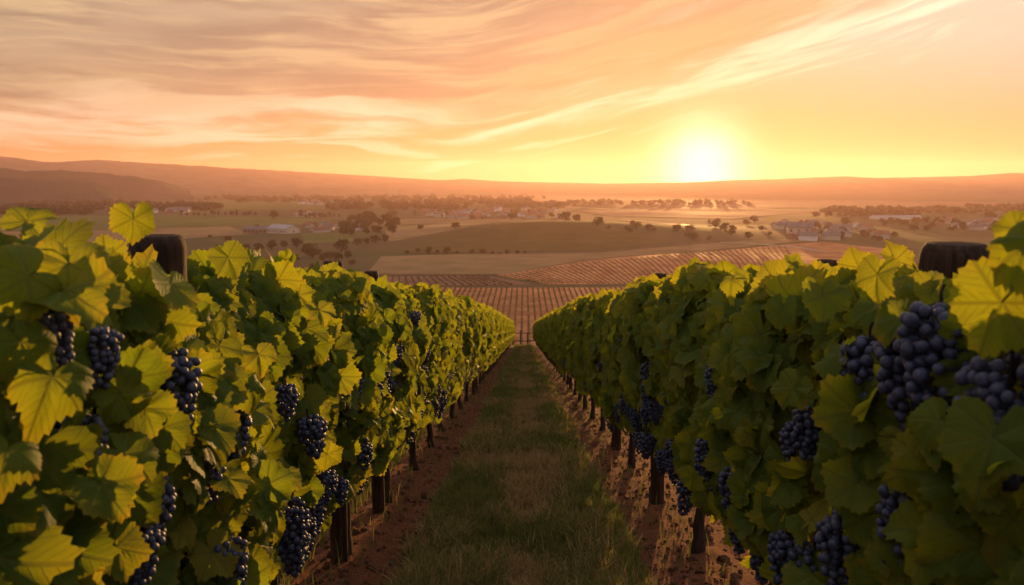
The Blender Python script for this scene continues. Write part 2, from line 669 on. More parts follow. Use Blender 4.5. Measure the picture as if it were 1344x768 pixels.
def field_xy(poly_xy, name, mat, lift, maxlen=12):
    bm = bmesh.new()
    vs = [bm.verts.new((x, y, 0)) for x, y in poly_xy]
    bm.faces.new(vs)
    bmesh.ops.triangulate(bm, faces=bm.faces[:])
    bm.verts.index_update()
    V0 = [(v.co.x, v.co.y) for v in bm.verts]
    T0 = [tuple(v.index for v in f.verts) for f in bm.faces]
    bm.free()
    V, T = split_tris(V0, T0, maxlen, 5)
    Z = ground_z(V[:, 0], V[:, 1]) + lift
    # keep upward orientation
    a, b_, c = V[T[:, 0]], V[T[:, 1]], V[T[:, 2]]
    cr = (b_[:, 0] - a[:, 0]) * (c[:, 1] - a[:, 1]) - (b_[:, 1] - a[:, 1]) * (c[:, 0] - a[:, 0])
    T[cr < 0] = T[cr < 0][:, ::-1]
    o = obj(name, mesh_from(name, np.column_stack([V, Z]), T, [mat]))
    tag(o, kind='structure')
    return o


def field(poly_px, name, mat, lift, maxlen=12):
    return field_xy([ground_hit(*p)[:2] for p in poly_px], name, mat, lift, maxlen)


M_ROWSOIL = flat_noise_mat('vineyard_soil', (0.33, 0.125, 0.055), (0.62, 0.265, 0.115), 0.12, 0.95, 0.4, 6, 0.3)
M_OLIVE = flat_noise_mat('olive_pasture', (0.082, 0.062, 0.022), (0.120, 0.088, 0.034), 0.05)
M_GREEN = flat_noise_mat('green_pasture', (0.085, 0.100, 0.028), (0.130, 0.130, 0.045), 0.04)
M_TAN = flat_noise_mat('stubble', (0.20, 0.125, 0.058), (0.29, 0.18, 0.088), 0.05)
M_BROWN = flat_noise_mat('ploughed_soil', (0.17, 0.085, 0.055), (0.25, 0.13, 0.085), 0.08)
M_ROAD = flat_noise_mat('pale_gravel', (0.32, 0.24, 0.18), (0.42, 0.32, 0.25), 0.3)

field_xy([(-76, 186), (88, 186), (88, 318), (-76, 318)], 'field', M_ROWSOIL, 0.15, 9)
field([(380, 362), (640, 362.5), (700, 374), (380, 376)], 'field', M_BROWN, 0.2, 9)
field([(652, 362), (770, 343), (1080, 318), (1200, 330), (1080, 373.5), (720, 374)], 'field', M_ROWSOIL, 0.25, 9)
field([(500, 337), (600, 334), (780, 332), (900, 322), (1040, 314), (1060, 317), (770, 342), (655, 361), (480, 361)], 'field', M_TAN, 0.2, 10)
field([(535, 326), (570, 308), (650, 296), (730, 291.5), (800, 298), (880, 318), (760, 331), (640, 333), (530, 333)], 'field', M_OLIVE, 0.35, 10)
field([(505, 303), (600, 294), (735, 291), (650, 295.5), (570, 307), (510, 318)], 'field', M_TAN, 0.25, 10)
field([(-60, 283), (240, 284), (420, 285), (410, 294), (100, 303), (-60, 304)], 'field', M_GREEN, 0.3, 20)
field([(-80, 304.5), (100, 303.5), (300, 297), (330, 308), (100, 322), (-80, 324)], 'field', M_TAN, 0.3, 20)
field([(230, 267), (300, 263), (430, 265), (470, 270), (420, 275), (250, 276)], 'field', M_GREEN, 0.4, 40)
field([(395, 307), (450, 306), (470, 318), (400, 320)], 'field', M_GREEN, 0.25, 12)
field([(480, 289), (560, 287), (700, 287.5), (735, 290.5), (600, 293.5), (480, 296)], 'field', M_TAN, 0.3, 20)
field([(540, 259), (700, 256), (900, 257), (860, 264), (640, 265)], 'field', M_BROWN, 0.6, 90)
field([(820, 266), (1000, 262), (1340, 266), (1300, 271), (900, 274)], 'field', M_BROWN, 0.6, 80)
field([(760, 277), (980, 272), (1080, 278), (960, 288), (800, 284)], 'field', M_BROWN, 0.5, 40)
field([(1080, 271), (1400, 272), (1400, 280), (1200, 279)], 'field', M_GREEN, 0.5, 50)
field([(-60, 257), (200, 256), (300, 258), (100, 262), (-60, 264)], 'field', M_GREEN, 0.6, 90)

# roads and water in the valley
def strip(pxs, width, name, mat, lift):
    P = [np.array(ground_hit(*p)[:2]) for p in pxs]
    pts = []
    for a, b_ in zip(P[:-1], P[1:]):
        for s in np.linspace(0, 1, 10, endpoint=False):
            pts.append(a + (b_ - a) * s)
    pts.append(P[-1])
    pts = np.array(pts)
    tg = np.gradient(pts, axis=0)
    tg /= np.linalg.norm(tg, axis=1)[:, None]
    nn = np.column_stack([-tg[:, 1], tg[:, 0]]) * width / 2
    L, Rr = pts + nn, pts - nn
    V = np.concatenate([L, Rr])
    Z = ground_z(V[:, 0], V[:, 1]) + lift
    n = len(pts)
    Q = np.array([(n + i, n + i + 1, i + 1, i) for i in range(n - 1)])
    o = obj(name, mesh_from(name, np.column_stack([V, Z]), Q, [mat]))
    tag(o, kind='structure')


M_WATER, _b, _o = new_mat('river_water')
principled(_b, _o, (0.03, 0.035, 0.035), 0.3, _b.noise(_b.node('ShaderNodeTexCoord').outputs['Object'], 0.6, 3), 0.05, 0.1, 0.5)
strip([(742, 272), (770, 273.5), (800, 275), (850, 276)], 12, 'water', M_WATER, 0.7)
strip([(815, 289), (840, 290.5), (866, 293.5), (900, 296)], 7, 'water', M_WATER, 0.6)
strip([(945, 319), (1000, 321.5), (1050, 326), (1085, 332)], 5, 'road', M_ROAD, 0.5)
strip([(640, 333.6), (760, 332.2), (850, 326), (930, 318)], 2.2, 'path', M_BROWN, 0.55)
strip([(380, 362), (520, 361.4), (652, 361.4)], 1.6, 'path', M_OLIVE, 0.55)
strip([(200, 301.5), (330, 296.5), (420, 294.5)], 3, 'path', M_BROWN, 0.6)


# ------------------------------------------------------------- hills
def ridge(name, profile, dist, depth, seed, mat, rough=1.0):
    """profile: [(px, py)] of the crest; real ridge with a front and a back slope"""
    px = np.linspace(profile[0][0], profile[-1][0], 420)
    pyc = np.interp(px, [p[0] for p in profile], [p[1] for p in profile])
    rows = np.linspace(0, 1, 27)
    V = []
    for s in rows:
        for i, (a, c) in enumerate(zip(px, pyc)):
            d = ray(a, c)
            h = math.hypot(d.x, d.y)
            ux, uy = d.x / h, d.y / h
            crest = (d.z / h) * dist
            t = 1 - abs(s - 0.5) * 2
            base = FLOOR - 2
            prof = t ** 0.85
            r = dist + (s - 0.5) * depth
            n1 = float(fbm(a / 34.0 + 5, s * 5, seed, 4))
            hgt = base + (crest - base) * prof + rough * 17 * n1 * min(1, (crest - base) / 120) * math.sin(PI * t) 
            if abs(s - 0.5) < 0.021:
                hgt = base + (crest - base) * prof + rough * 5.0 * float(fbm(a / 9.0, 1.5, seed + 3, 3)) * min(1, (crest - base) / 150)
            V.append((ux * r, uy * r, hgt))
    n = len(px)
    i = np.arange(n * len(rows)).reshape(len(rows), n)
    Q = np.stack([i[:-1, :-1], i[:-1, 1:], i[1:, 1:], i[1:, :-1]], -1).reshape(-1, 4)
    o = obj(name, mesh_from(name, np.array(V), Q, [mat]))
    tag(o, kind='structure')


M_HILL2 = flat_noise_mat('wooded_hill', (0.032, 0.032, 0.026), (0.058, 0.050, 0.038), 0.012)
M_HILL = flat_noise_mat('hill_scrub', (0.045, 0.042, 0.030), (0.13, 0.095, 0.060), 0.012)
ridge('hills', [(-420, 205), (-200, 198), (-60, 203), (0, 205), (40, 210), (65, 213), (130, 210), (190, 214), (250, 217), (330, 222),
                (420, 227), (520, 233), (580, 236.5), (610, 235), (660, 238), (720, 239.5), (800, 241), (860, 240), (910, 239), (960, 236.5),
                (1010, 235.5), (1060, 233), (1110, 231.5), (1150, 233.5), (1200, 232.5), (1260, 231.5), (1290, 230), (1325, 227),
                (1370, 228), (1500, 222), (1700, 228), (1900, 235)], 5000, 1800, 3, M_HILL)
ridge('hills', [(-420, 228), (-200, 215), (-60, 218), (0, 220), (35, 225), (80, 223.5), (140, 228), (180, 232), (212, 238), (236, 245), (250, 248)],
      2700, 700, 8, M_HILL2)
ridge('hills', [(-420, 232), (-200, 228), (-40, 232), (0, 233.5), (40, 235), (90, 237), (125, 241), (145, 246), (155, 249)],
      2150, 500, 21, M_HILL2)

# =====================================================================
# HAZE
# =====================================================================
def haze():
    bm = bmesh.new()
    bmesh.ops.create_cube(bm, size=1)
    me = bpy.data.meshes.new('haze')
    bm.to_mesh(me)
    bm.free()
    z0, z1 = FLOOR - 4, 240.0
    m, b, out = new_mat('haze')
    v = b.node('ShaderNodeVolumePrincipled')
    v.inputs['Color'].default_value = (0.76, 0.49, 0.48, 1)
    v.inputs['Density'].default_value = HAZE_DENSITY
    v.inputs['Anisotropy'].default_value = 0.53
    b.l.new(v.outputs[0], out.inputs['Volume'])
    me.materials.append(m)
    o = obj('haze', me)
    o.scale = (16000, 16000, z1 - z0)
    o.location = (0, 900, (z0 + z1) / 2)
    tag(o, kind='stuff')


haze()

# =====================================================================
# GRAPEVINES
# =====================================================================
VEIN = 1.05


def leaf_radius(th, ph):
    a = abs(th)
    r = 0.735
    for c, A, w in ((0.0, 0.25, 0.36), (1.05, 0.16, 0.32), (2.10, 0.10, 0.40)):
        r += A * math.exp(-((a - c) / w) ** 2)
    r *= 1 - 0.72 * math.exp(-((a - PI) / 0.30) ** 2)
    r *= 1 + 0.05 * math.sin(3 * th + ph)
    return r


def leaf_template(teeth, rings, seed, petiole=True):
    rg = np.random.default_rng(seed)
    n = teeth * 2
    ph = rg.uniform(0, 6.28)
    cup, fold, droop = rg.uniform(-0.55, 0.45), rg.uniform(0.02, 0.30), rg.uniform(0.10, 0.62)
    rip, rph = rg.uniform(0.04, 0.13), rg.uniform(0, 6.28)
    skew = rg.uniform(-0.12, 0.12)
    V, UV = [(0, 0)], [(0, 0)]
    fr = np.linspace(0, 1, rings + 1)[1:]
    for f in fr:
        for i in range(n):
            th = -PI + 2 * PI * (i + 0.5) / n
            r = leaf_radius(th, ph)
            if f == 1.0 and teeth > 6:
                r *= 1 + (0.054 if i % 2 else -0.040) * (1 + 0.5 * rg.normal(0, 0.5))
            V.append((f * r * math.cos(th), f * r * math.sin(th)))
    V = np.array(V)
    rho = np.hypot(V[:, 0], V[:, 1])
    phi = np.arctan2(V[:, 1], V[:, 0])
    dl = phi - np.round(phi / VEIN) * VEIN
    across = np.abs(rho * np.sin(dl))
    z = cup * rho ** 2 * 0.6 - fold * 0.9 * np.abs(V[:, 1]) * -1 - droop * np.where(V[:, 0] > 0, V[:, 0] ** 2, 0.35 * V[:, 0] ** 2)
    z += rip * np.sin(phi * 5 + rph) * rho ** 1.5
    z += rg.choice([-1, -1, 1]) * rg.uniform(0.3, 1.1) * np.maximum(0, rho - 0.50) ** 2 + rg.uniform(0.02, 0.05) * np.sin(phi * 11 + rph * 2) * np.maximum(0, rho - 0.3)
    z += 0.22 * np.minimum(across, 0.25) - 0.04
    z += rng.normal(0, 0.008, len(z))
    uv = V.copy()
    X = V.copy()
    X[:, 1] += skew * V[:, 0] ** 2
    P = np.column_stack([X, z])
    T = []
    for i in range(n):
        T.append((0, 1 + i, 1 + (i + 1) % n))
    for k in range(rings - 1):
        for i in range(n):
            a, b_ = 1 + k * n + i, 1 + k * n + (i + 1) % n
            c, d_ = 1 + (k + 1) * n + (i + 1) % n, 1 + (k + 1) * n + i
            T += [(a, d_, c), (a, c, b_)]
    # drop the wedge of the petiole sinus (the last sector, at th = +-pi)
    T = [t for t in T if not ({n} & set(t) and {1} & set(t) and 0 in t)]
    T = np.array(T)
    if petiole:
        pt = [(0, 0, 0), (-0.22, 0.02, -0.07), (-0.5, 0.05, -0.26), (-0.72, 0.02, -0.58)]
        pv, pf = tube(pt, [0.018, 0.02, 0.02, 0.022], 4, False)
        T = np.concatenate([T, pf + len(P)])
        P = np.concatenate([P, pv])
        uv = np.concatenate([uv, np.tile([[0.3, 0.0]], (len(pv), 1))])
    return P, T, uv


TPL_HI = [leaf_template(27, 5, 100 + i) for i in range(9)]
TPL_MID = [leaf_template(13, 2, 200 + i) for i in range(6)]
TPL_LO = [leaf_template(6, 1, 300 + i, False) for i in range(5)]


def norm(a):
    return a / (np.linalg.norm(a, axis=-1, keepdims=True) + 1e-9)


def place_leaves(name, tpls, pos, nrm, tip, size, tint):
    """one connected-looking foliage mesh out of many leaves"""
    N = len(pos)
    nrm = norm(nrm)
    tip = norm(tip - (tip * nrm).sum(1, keepdims=True) * nrm)
    side = np.cross(nrm, tip)
    Rm = np.stack([tip, side, nrm], 2)      # columns
    which = rng.integers(0, len(tpls), N)
    Vs, Ts, UVs, Cs, off = [], [], [], [], 0
    for k, (P, T, uv) in enumerate(tpls):
        sel = np.where(which == k)[0]
        if len(sel) == 0:
            continue
        flip = np.where(rng.random(len(sel)) < 0.5, 1.0, -1.0)
        Pk = np.repeat(P[None], len(sel), 0)
        Pk = Pk * size[sel][:, None, None]
        Pk[:, :, 1] *= flip[:, None]
        Pk[:, :, 2] *= rng.uniform(0.5, 1.5, len(sel))[:, None]
        W = np.einsum('nij,nkj->nki', Rm[sel], Pk) + pos[sel][:, None, :]
        idx = np.arange(len(sel))[:, None, None] * len(P) + T[None]
        idx[flip < 0] = idx[flip < 0][:, :, ::-1]
        Vs.append(W.reshape(-1, 3))
        Ts.append(idx.reshape(-1, 3) + off)
        UVs.append(np.tile(uv, (len(sel), 1)))
        Cs.append(np.repeat(tint[sel], len(P), 0))
        off += len(sel) * len(P)
    return mesh_from(name, np.concatenate(Vs), np.concatenate(Ts), [M_LEAF], True, np.concatenate(UVs), {'tint': np.concatenate(Cs)})


def top_height(d, side=1):
    return (1.575 if side == 1 else 1.56) + 0.50 * (1 - math.exp(-max(d, 0) / 8.0))


SPACING = 1.6
HALF = SPACING / 2
LOW = 0.62           # underside of the canopy


def canopy_points(n, htop, side, seed, d0):
    """sample leaves over the canopy's skin. side=+1: the path lies towards +x (left row)"""
    rg = np.random.default_rng(seed)
    y = rg.uniform(-HALF - 0.06, HALF + 0.06, n)
    zone = rg.choice(4, n, p=[0.52, 0.22, 0.18, 0.08] if side == 1 else [0.57, 0.26, 0.10, 0.07])     # path face, top, far face, inside
    h = np.zeros(n)
    x = np.zeros(n)
    nx = np.zeros(n)
    nz = np.zeros(n)
    H = htop - LOW
    for i in range(n):
        if zone[i] in (0, 2):
            s = rg.uniform(0, 1) ** 0.9
            w = 0.30 * (1 - 0.55 * max(0, (s - 0.72) / 0.28) ** 2) * (1 - 0.30 * max(0, (0.18 - s) / 0.18))
            sg = 1 if zone[i] == 0 else -1
            x[i] = sg * w
            lo = LOW if sg > 0 else 0.22  # far face hangs lower, shaped to block low sun under the canopy
            h[i] = lo + s * (htop - lo)
            nx[i] = sg
            nz[i] = 0.35 + 0.5 * max(0, s - 0.7)
        elif zone[i] == 1:
            u = rg.uniform(-1, 1)
            x[i] = u * 0.26
            h[i] = htop - 0.10 * u * u
            nx[i] = u * 0.8
            nz[i] = 0.9
        else:
            x[i] = rg.uniform(-0.18, 0.18)
            h[i] = LOW + rg.uniform(0.05, 0.95) * H
            nx[i] = rg.uniform(-1, 1)
            nz[i] = 0.5
    yw = y + d0
    lump = 0.15 * fbm(yw * 2.1 + 3 * side, h * 2.3, 31 + side, 3) + 0.03 * fbm(yw * 6, h * 6, 37, 2)
    depth = rg.uniform(0, 1, n) ** 2.0 * 0.14
    x = x + np.sign(nx) * (lump - depth) * (zone != 3)
    h = h + (zone == 1) * (lump * 0.9 - depth * 0.7)
    # shoots standing above the top
    up = (zone == 1) & (rg.random(n) < 0.14)
    h = h + up * rg.uniform(0.0, 0.09, n)
    x *= side
    nx *= side
    pos = np.column_stack([x, y, h - SLOPE * y])
    N = np.column_stack([nx, np.full(n, -0.45), nz]) + rg.normal(0, 0.40, (n, 3))
    top = (zone == 1)
    N[top] += rg.normal(0, 0.45, (top.sum(), 3)) + np.array([0, -0.35, 0])
    tip = np.column_stack([nx * 0.35, np.zeros(n), -np.ones(n)]) + rg.normal(0, 0.5, (n, 3))
    tip[top] = np.column_stack([np.sign(x[top]) * 0.4, -0.15 * np.ones(top.sum()), 0.0 * x[top]]) + rg.normal(0, 0.7, (top.sum(), 3))
    tip[up] = np.array([0, 0, 1.0]) + rg.normal(0, 0.4, (up.sum(), 3))
    N[up] = np.array([0, -1.0, 0.2]) + rg.normal(0, 0.6, (up.sum(), 3))
    size = np.clip(rg.normal(0.088, 0.021, n), 0.042, 0.135)
    size[up] *= 0.8
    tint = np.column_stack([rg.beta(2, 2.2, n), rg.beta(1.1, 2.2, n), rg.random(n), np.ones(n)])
    tint[:, 0] = np.clip(tint[:, 0] + (-0.06 if side == 1 else 0.38), 0, 1)  # right row paled and yellowed, painting in sunlight that misses its face
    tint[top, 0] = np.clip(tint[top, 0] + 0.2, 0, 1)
    return pos, N, tip, size, tint


def trunk_mesh(seed, htop, detail=True):
    rg = np.random.default_rng(seed)
    parts = []
    zs = np.linspace(-0.06, 0.80, 12)
    wob = np.cumsum(rg.normal(0, 0.008, (12, 2)), 0)
    pts = np.column_stack([wob[:, 0], wob[:, 1], zs])
    parts.append(tube(pts, np.interp(zs, [-0.06, 0.02, 0.2, 0.6, 0.8], [0.062, 0.048, 0.036, 0.034, 0.046]), 9, True, 0.10, rg))
    for s in (-1, 1):
        ys = np.linspace(0, 0.78, 8)
        p2 = np.column_stack([pts[-1, 0] + np.cumsum(rg.normal(0, 0.006, 8)), pts[-1, 1] + s * ys,
                              0.77 + 0.06 * np.sin(ys * 3) - SLOPE * s * ys])
        parts.append(tube(p2, np.linspace(0.036, 0.018, 8), 6, True, 0.1, rg))
    if detail:
        for k in range(11):
            yk = rg.uniform(-0.75, 0.75)
            zz = np.linspace(0.8, htop - rg.uniform(0.0, 0.25), 7)
            w2 = np.cumsum(rg.normal(0, 0.022, (7, 2)), 0)
            p3 = np.column_stack([w2[:, 0], yk + w2[:, 1], zz - SLOPE * yk])
            parts.append(tube(p3, np.linspace(0.008, 0.004, 7), 5, True))
    V, T = join(parts)
    return mesh_from('trunk', V, T, [M_TRUNK])


def ico(sub):
    bm = bmesh.new()
    bmesh.ops.create_icosphere(bm, subdivisions=sub, radius=1)
    bm.verts.index_update()
    V = np.array([v.co[:] for v in bm.verts])
    T = np.array([[v.index for v in f.verts] for f in bm.faces])
    bm.free()
    return V, T


ICO3, ICO2, ICO1 = ico(3), ico(2), ico(1)


def bunch_meshes(seed, sub, count, L=0.20, W=0.062, br=0.0125):
    rg = np.random.default_rng(seed)
    pts = []
    tries = 0
    while len(pts) < count and tries < 9000:
        tries += 1
        s = rg.uniform(0, 1)
        w = W * (1 - s) ** 0.55 * (0.55 + 0.45 * min(1, s / 0.18)) + 0.004
        a = rg.uniform(0, 2 * PI)
        q = w * math.sqrt(rg.uniform(0.25, 1))
        p = np.array([q * math.cos(a), q * math.sin(a), -0.03 - s * L])
        if all(np.linalg.norm(p - p2) > br * 1.55 for p2 in pts):
            pts.append(p)
    base = {3: ICO3, 2: ICO2, 1: ICO1}[sub]
    parts = [(base[0] * br * rg.uniform(0.82, 1.12) * np.array([1, 1, rg.uniform(1.0, 1.08)]) + p, base[1]) for p in pts]
    V, T = join(parts)
    grapes = mesh_from('grape_bunch', V, T, [M_GRAPE])
    sp = [(0, 0, 0.015), (0.004, 0.0, 0.0), (0, 0.003, -0.05), (0, 0, -0.03 - L * 0.8)]
    parts = [tube(sp, [0.0035, 0.0035, 0.003, 0.0015], 5)]
    for p in pts[::3]:
        parts.append(tube([(0, 0, min(p[2] + 0.02, 0.0)), tuple(p)], [0.0014, 0.0012], 4, False))
    V, T = join(parts)
    stem = mesh_from('stem', V, T, [M_TRUNK])
    return grapes, stem


B_NEAR = [bunch_meshes(40 + i, 3, 84 + 10 * i, 0.17 + 0.02 * i, 0.070 + 0.005 * i) for i in range(4)]
B_MID = [bunch_meshes(60 + i, 2, 78, 0.17 + 0.02 * i, 0.070) for i in range(3)]
B_FAR = [bunch_meshes(70 + i, 1, 50, 0.19, 0.06) for i in range(2)]

LX, RX = -1.20, 1.17
N_VINES = 44
ORD = ['nearest', 'second', 'third', 'fourth', 'fifth', 'sixth', 'seventh', 'eighth', 'ninth', 'tenth', 'eleventh', 'twelfth']

# bunches the photograph shows, as (photo x, photo y of the bunch centre, size)
SEEN = {
    1: [(50, 448, 0.9), (128, 470, 0.8), (218, 512, 1.15), (112, 595, 0.9), (200, 675, 1.1), (300, 580, 1.3), (262, 615, 1.0), (405, 578, 1.2),
        (385, 690, 1.2), (290, 745, 1.1), (520, 468, 1.0), (505, 500, 0.9), (462, 512, 1.0), (470, 600, 1.1), (180, 740, 1.0), (375, 530, 0.9),
        (345, 700, 1.0), (430, 640, 1.0), (545, 420, 0.9)],
    -1: [(1140, 500, 1.35), (1190, 500, 1.4), (1232, 470, 1.4), (1320, 545, 1.3), (1068, 578, 1.15), (1048, 590, 1.0), (966, 650, 1.3), (935, 600, 1.1),
         (888, 598, 1.0), (1205, 690, 1.2), (1110, 728, 1.3), (1042, 742, 1.2), (852, 515, 1.0), (838, 580, 1.0), (947, 498, 1.0), (1020, 668, 1.1),
         (910, 648, 1.0), (820, 455, 0.9), (800, 560, 0.9)],
}


def seen_bunches(side, xrow):
    out = []
    for px, py, s in SEEN[side]:
        d = ray(px, py)
        X = xrow + side * (0.30 if side == 1 else 0.295)
        t = X / d.x
        out.append((X, d.y * t, d.z * t, s))
    return out


POSTS = [  # photo x of the axis, photo y of the rim, radius, row x, label
    (201, 308, 0.086, LX, 'thick dark round wooden post rising from the leaves of the left row'),
    (434, 343, 0.062, LX, 'small dark wooden post top among left row leaves, with a rusty sunlit edge'),
    (490, 356, 0.058, LX, 'farthest dark wooden post top showing above the left row'),
    (1257, 318, 0.086, RX, 'wide dark round wooden post beside the big leaves at the right edge'),
    (1079, 341, 0.045, RX, 'tiny dark post top peeping between sunlit leaves of the right row'),
    (870, 359, 0.066, RX, 'dark flat-topped wooden post above the middle of the right row'),
    (814, 381, 0.050, RX, 'farthest dark speck of a post above the right row'),
]


def post_spot(px, py, xr):
    d = ray(px, py)
    t = xr / d.x
    return d.y * t, d.z * t


# large single leaves that stand out in front of the canopy: (photo x, photo y, size)
BIG_LEAVES = {
    1: [(85, 405, 0.115), (72, 515, 0.10), (160, 535, 0.10), (165, 615, 0.105), (135, 655, 0.105), (226, 388, 0.105), (283, 512, 0.10), (330, 520, 0.095),
        (92, 368, 0.10), (40, 385, 0.10), (12, 610, 0.08), (176, 300, 0.075), (255, 565, 0.10), (340, 475, 0.085), (375, 635, 0.10), (430, 605, 0.09),
        (190, 490, 0.085), (355, 700, 0.10), (300, 640, 0.09), (30, 470, 0.10), (325, 588, 0.075), (155, 735, 0.10), (420, 415, 0.09), (300, 350, 0.09)],
    -1: [(1312, 428, 0.135), (1364, 340, 0.115), (1334, 312, 0.055), (1135, 610, 0.12), (1192, 590, 0.085), (1240, 585, 0.08), (1180, 432, 0.095), (1025, 415, 0.085),
         (1000, 700, 0.10), (1100, 480, 0.10), (1225, 640, 0.10), (1080, 400, 0.095), (1190, 735, 0.11), (1300, 600, 0.12), (975, 590, 0.085), (1115, 560, 0.08),
         (1040, 520, 0.09), (925, 590, 0.08), (1270, 660, 0.12), (960, 375, 0.085), (1150, 375, 0.09), (890, 420, 0.08)],
}


def big_leaves(side, xrow, d0, gz):
    rg = np.random.default_rng(77 + side * 5 + int(d0 * 10))
    P, N, T, S = [], [], [], []
    for px, py, s in BIG_LEAVES[side]:
        d = ray(px, py)
        X = xrow + side * rg.uniform(0.31, 0.38)
        t = X / d.x
        Y, Z = d.y * t, d.z * t
        if not d0 - HALF <= Y < d0 + HALF:
            continue
        toc = norm(-np.array([X, Y, Z]))
        P.append((X - xrow, Y - d0, Z - gz + 0.3 * s))
        N.append(toc * 0.70 + np.array([side * 0.3, 0.0, 0.5]) + rg.normal(0, 0.36, 3))
        T.append(np.array([side * 0.25, -0.1, -1.0]) + rg.normal(0, 0.45, 3))
        S.append(s * rg.uniform(0.74, 0.86))
    return P, N, T, S


FAR_LIB = {}


def far_foliage(side, v):
    k = (side, v)
    if k not in FAR_LIB:
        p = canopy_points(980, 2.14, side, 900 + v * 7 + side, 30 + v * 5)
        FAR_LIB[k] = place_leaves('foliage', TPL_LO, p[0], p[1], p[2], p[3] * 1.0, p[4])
    return FAR_LIB[k]


FAR_TRUNK = [trunk_mesh(700 + i, 2.0, False) for i in range(3)]
LOOK = {
    (1, 0): 'grapevine at the left edge, its big soft blurred leaves closest to the camera',
    (1, 1): 'grapevine in front of the thick dark post on the left, big yellow-rimmed leaves',
    (1, 2): 'leafy grapevine just behind the thick dark left post, dark bunches low among its leaves',
    (1, 3): 'grapevine at the second dark post top of the left row, bunches at mid height',
    (-1, 0): 'grapevine at the right edge with the largest leaves and blue bunches closest to the camera',
    (-1, 1): 'grapevine at the wide dark post on the right, big blue bunches high on its face',
    (-1, 2): 'leafy grapevine just behind the wide dark right post, bunches hanging along its foot',
    (-1, 3): 'grapevine in the right row where the first bare dark trunk shows',
}


def build_row(side, xrow, first):
    word = 'left' if side == 1 else 'right'
    group = f'grapevines trained in the {word} row'
    seen = seen_bunches(side, xrow)
    for k in range(N_VINES):
        d0 = first + SPACING * k
        gz = float(ground_z(xrow, d0, True))
        ht = top_height(d0, side)
        if (side, k) in LOOK:
            lab = LOOK[(side, k)]
        elif k < 12:
            lab = f'{ORD[k]} grapevine from the camera in the {word} row, hedge-like green canopy on a dark trunk'
        else:
            lab = f'small distant grapevine in the far part of the {word} row, merging into a green hedge'
        vine = thing('grapevine', lab, 'grapevine', (xrow, d0, gz), 0, group)
        rg = np.random.default_rng(2000 + 50 * side + k)
        hang = []
        for (X, Y, Z, s) in seen:
            if d0 - HALF <= Y < d0 + HALF:
                hang.append((X - xrow, Y - d0, Z - gz + 0.10 * s, s * 0.82, rg.uniform(0, 6)))
        if d0 < 30:
            for _ in range(5 if d0 < 5 else (10 if d0 < 14 else 7)):
                yy = rg.uniform(-0.75, 0.75)
                hh = rg.triangular(0.70, 0.82, 1.5) if d0 > 5 else rg.uniform(0.70, 0.95)
                hang.append((side * rg.uniform(0.22, 0.29), yy, hh - SLOPE * yy, rg.uniform(0.72, 1.05), rg.uniform(0, 6)))
        if d0 < 18:
            near = d0 < 6.5
            n = 860
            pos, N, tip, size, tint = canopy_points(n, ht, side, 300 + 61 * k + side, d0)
            # leaves do not grow through the bunches or hang right in front of them
            keep = np.ones(n, bool)
            for (bx, by, bz, s, _r) in hang:
                dy = (pos[:, 1] - by - 0.02) / (0.090 * s)
                dz = (pos[:, 2] - (bz - 0.08 * s)) / (0.125 * s)
                keep &= ~((dy ** 2 + dz ** 2 < 1.0) & (side * pos[:, 0] > side * bx - 0.08))
            pos, N, tip, size, tint = pos[keep], N[keep], tip[keep], size[keep], tint[keep]
            # the trained canopy leaves the heads of the posts free
            keep = np.ones(len(pos), bool)
            for (px, py, pr, xr, _l) in POSTS:
                if xr == xrow:
                    yp, zp = post_spot(px, py, xr)
                    vis = 0.105 if pr > 0.08 else 0.055
                    Yw = np.maximum(pos[:, 1] + d0, 0.2)
                    front = (Yw < yp + 0.2) & (Yw > yp * 0.35)
                    head = np.abs((pos[:, 0] + xrow) / Yw - xr / yp) < pr / yp + 0.75 * size / Yw
                    keep &= ~(front & head & ((pos[:, 2] + gz + 0.3 * size) / Yw > (zp - vis) / yp))
                    keep &= ~((np.hypot(pos[:, 0], Yw - yp) < pr + 0.07) & (pos[:, 2] + gz > zp - vis))
            pos, N, tip, size, tint = pos[keep], N[keep], tip[keep], size[keep], tint[keep]
            bp, bn, bt, bs = big_leaves(side, xrow, d0, gz)
            if bp:
                nb = len(bp)
                pos, N, tip, size = np.concatenate([pos, bp]), np.concatenate([N, bn]), np.concatenate([tip, bt]), np.concatenate([size, bs])
                tint = np.concatenate([tint, np.column_stack([rg.uniform(0.35, 0.9, nb), rg.uniform(0.2, 0.8, nb), rg.random(nb), np.ones(nb)])])
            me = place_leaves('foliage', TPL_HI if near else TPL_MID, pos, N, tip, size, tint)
            obj('foliage', me, vine)
            obj('trunk', trunk_mesh(500 + 3 * k + side, ht), vine)
        else:
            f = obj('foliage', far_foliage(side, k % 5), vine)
            f.scale = (1, 1, ht / 2.14)
            obj('trunk', FAR_TRUNK[k % 3], vine)
        lib = B_NEAR if d0 < 4.5 else (B_MID if d0 < 9 else B_FAR)
        for i, (bx, by, bz, s, rot) in enumerate(hang):
            g, st = lib[i % len(lib)]
            bo = obj('grape_bunch', g, vine, (bx, by, bz))
            bo.rotation_euler = (rg.normal(0, 0.1), rg.normal(0, 0.1), rot)
            bo.scale = (s, s, s)
            obj('stem', st, bo)


build_row(1, LX, 0.30)
build_row(-1, RX, 0.40)


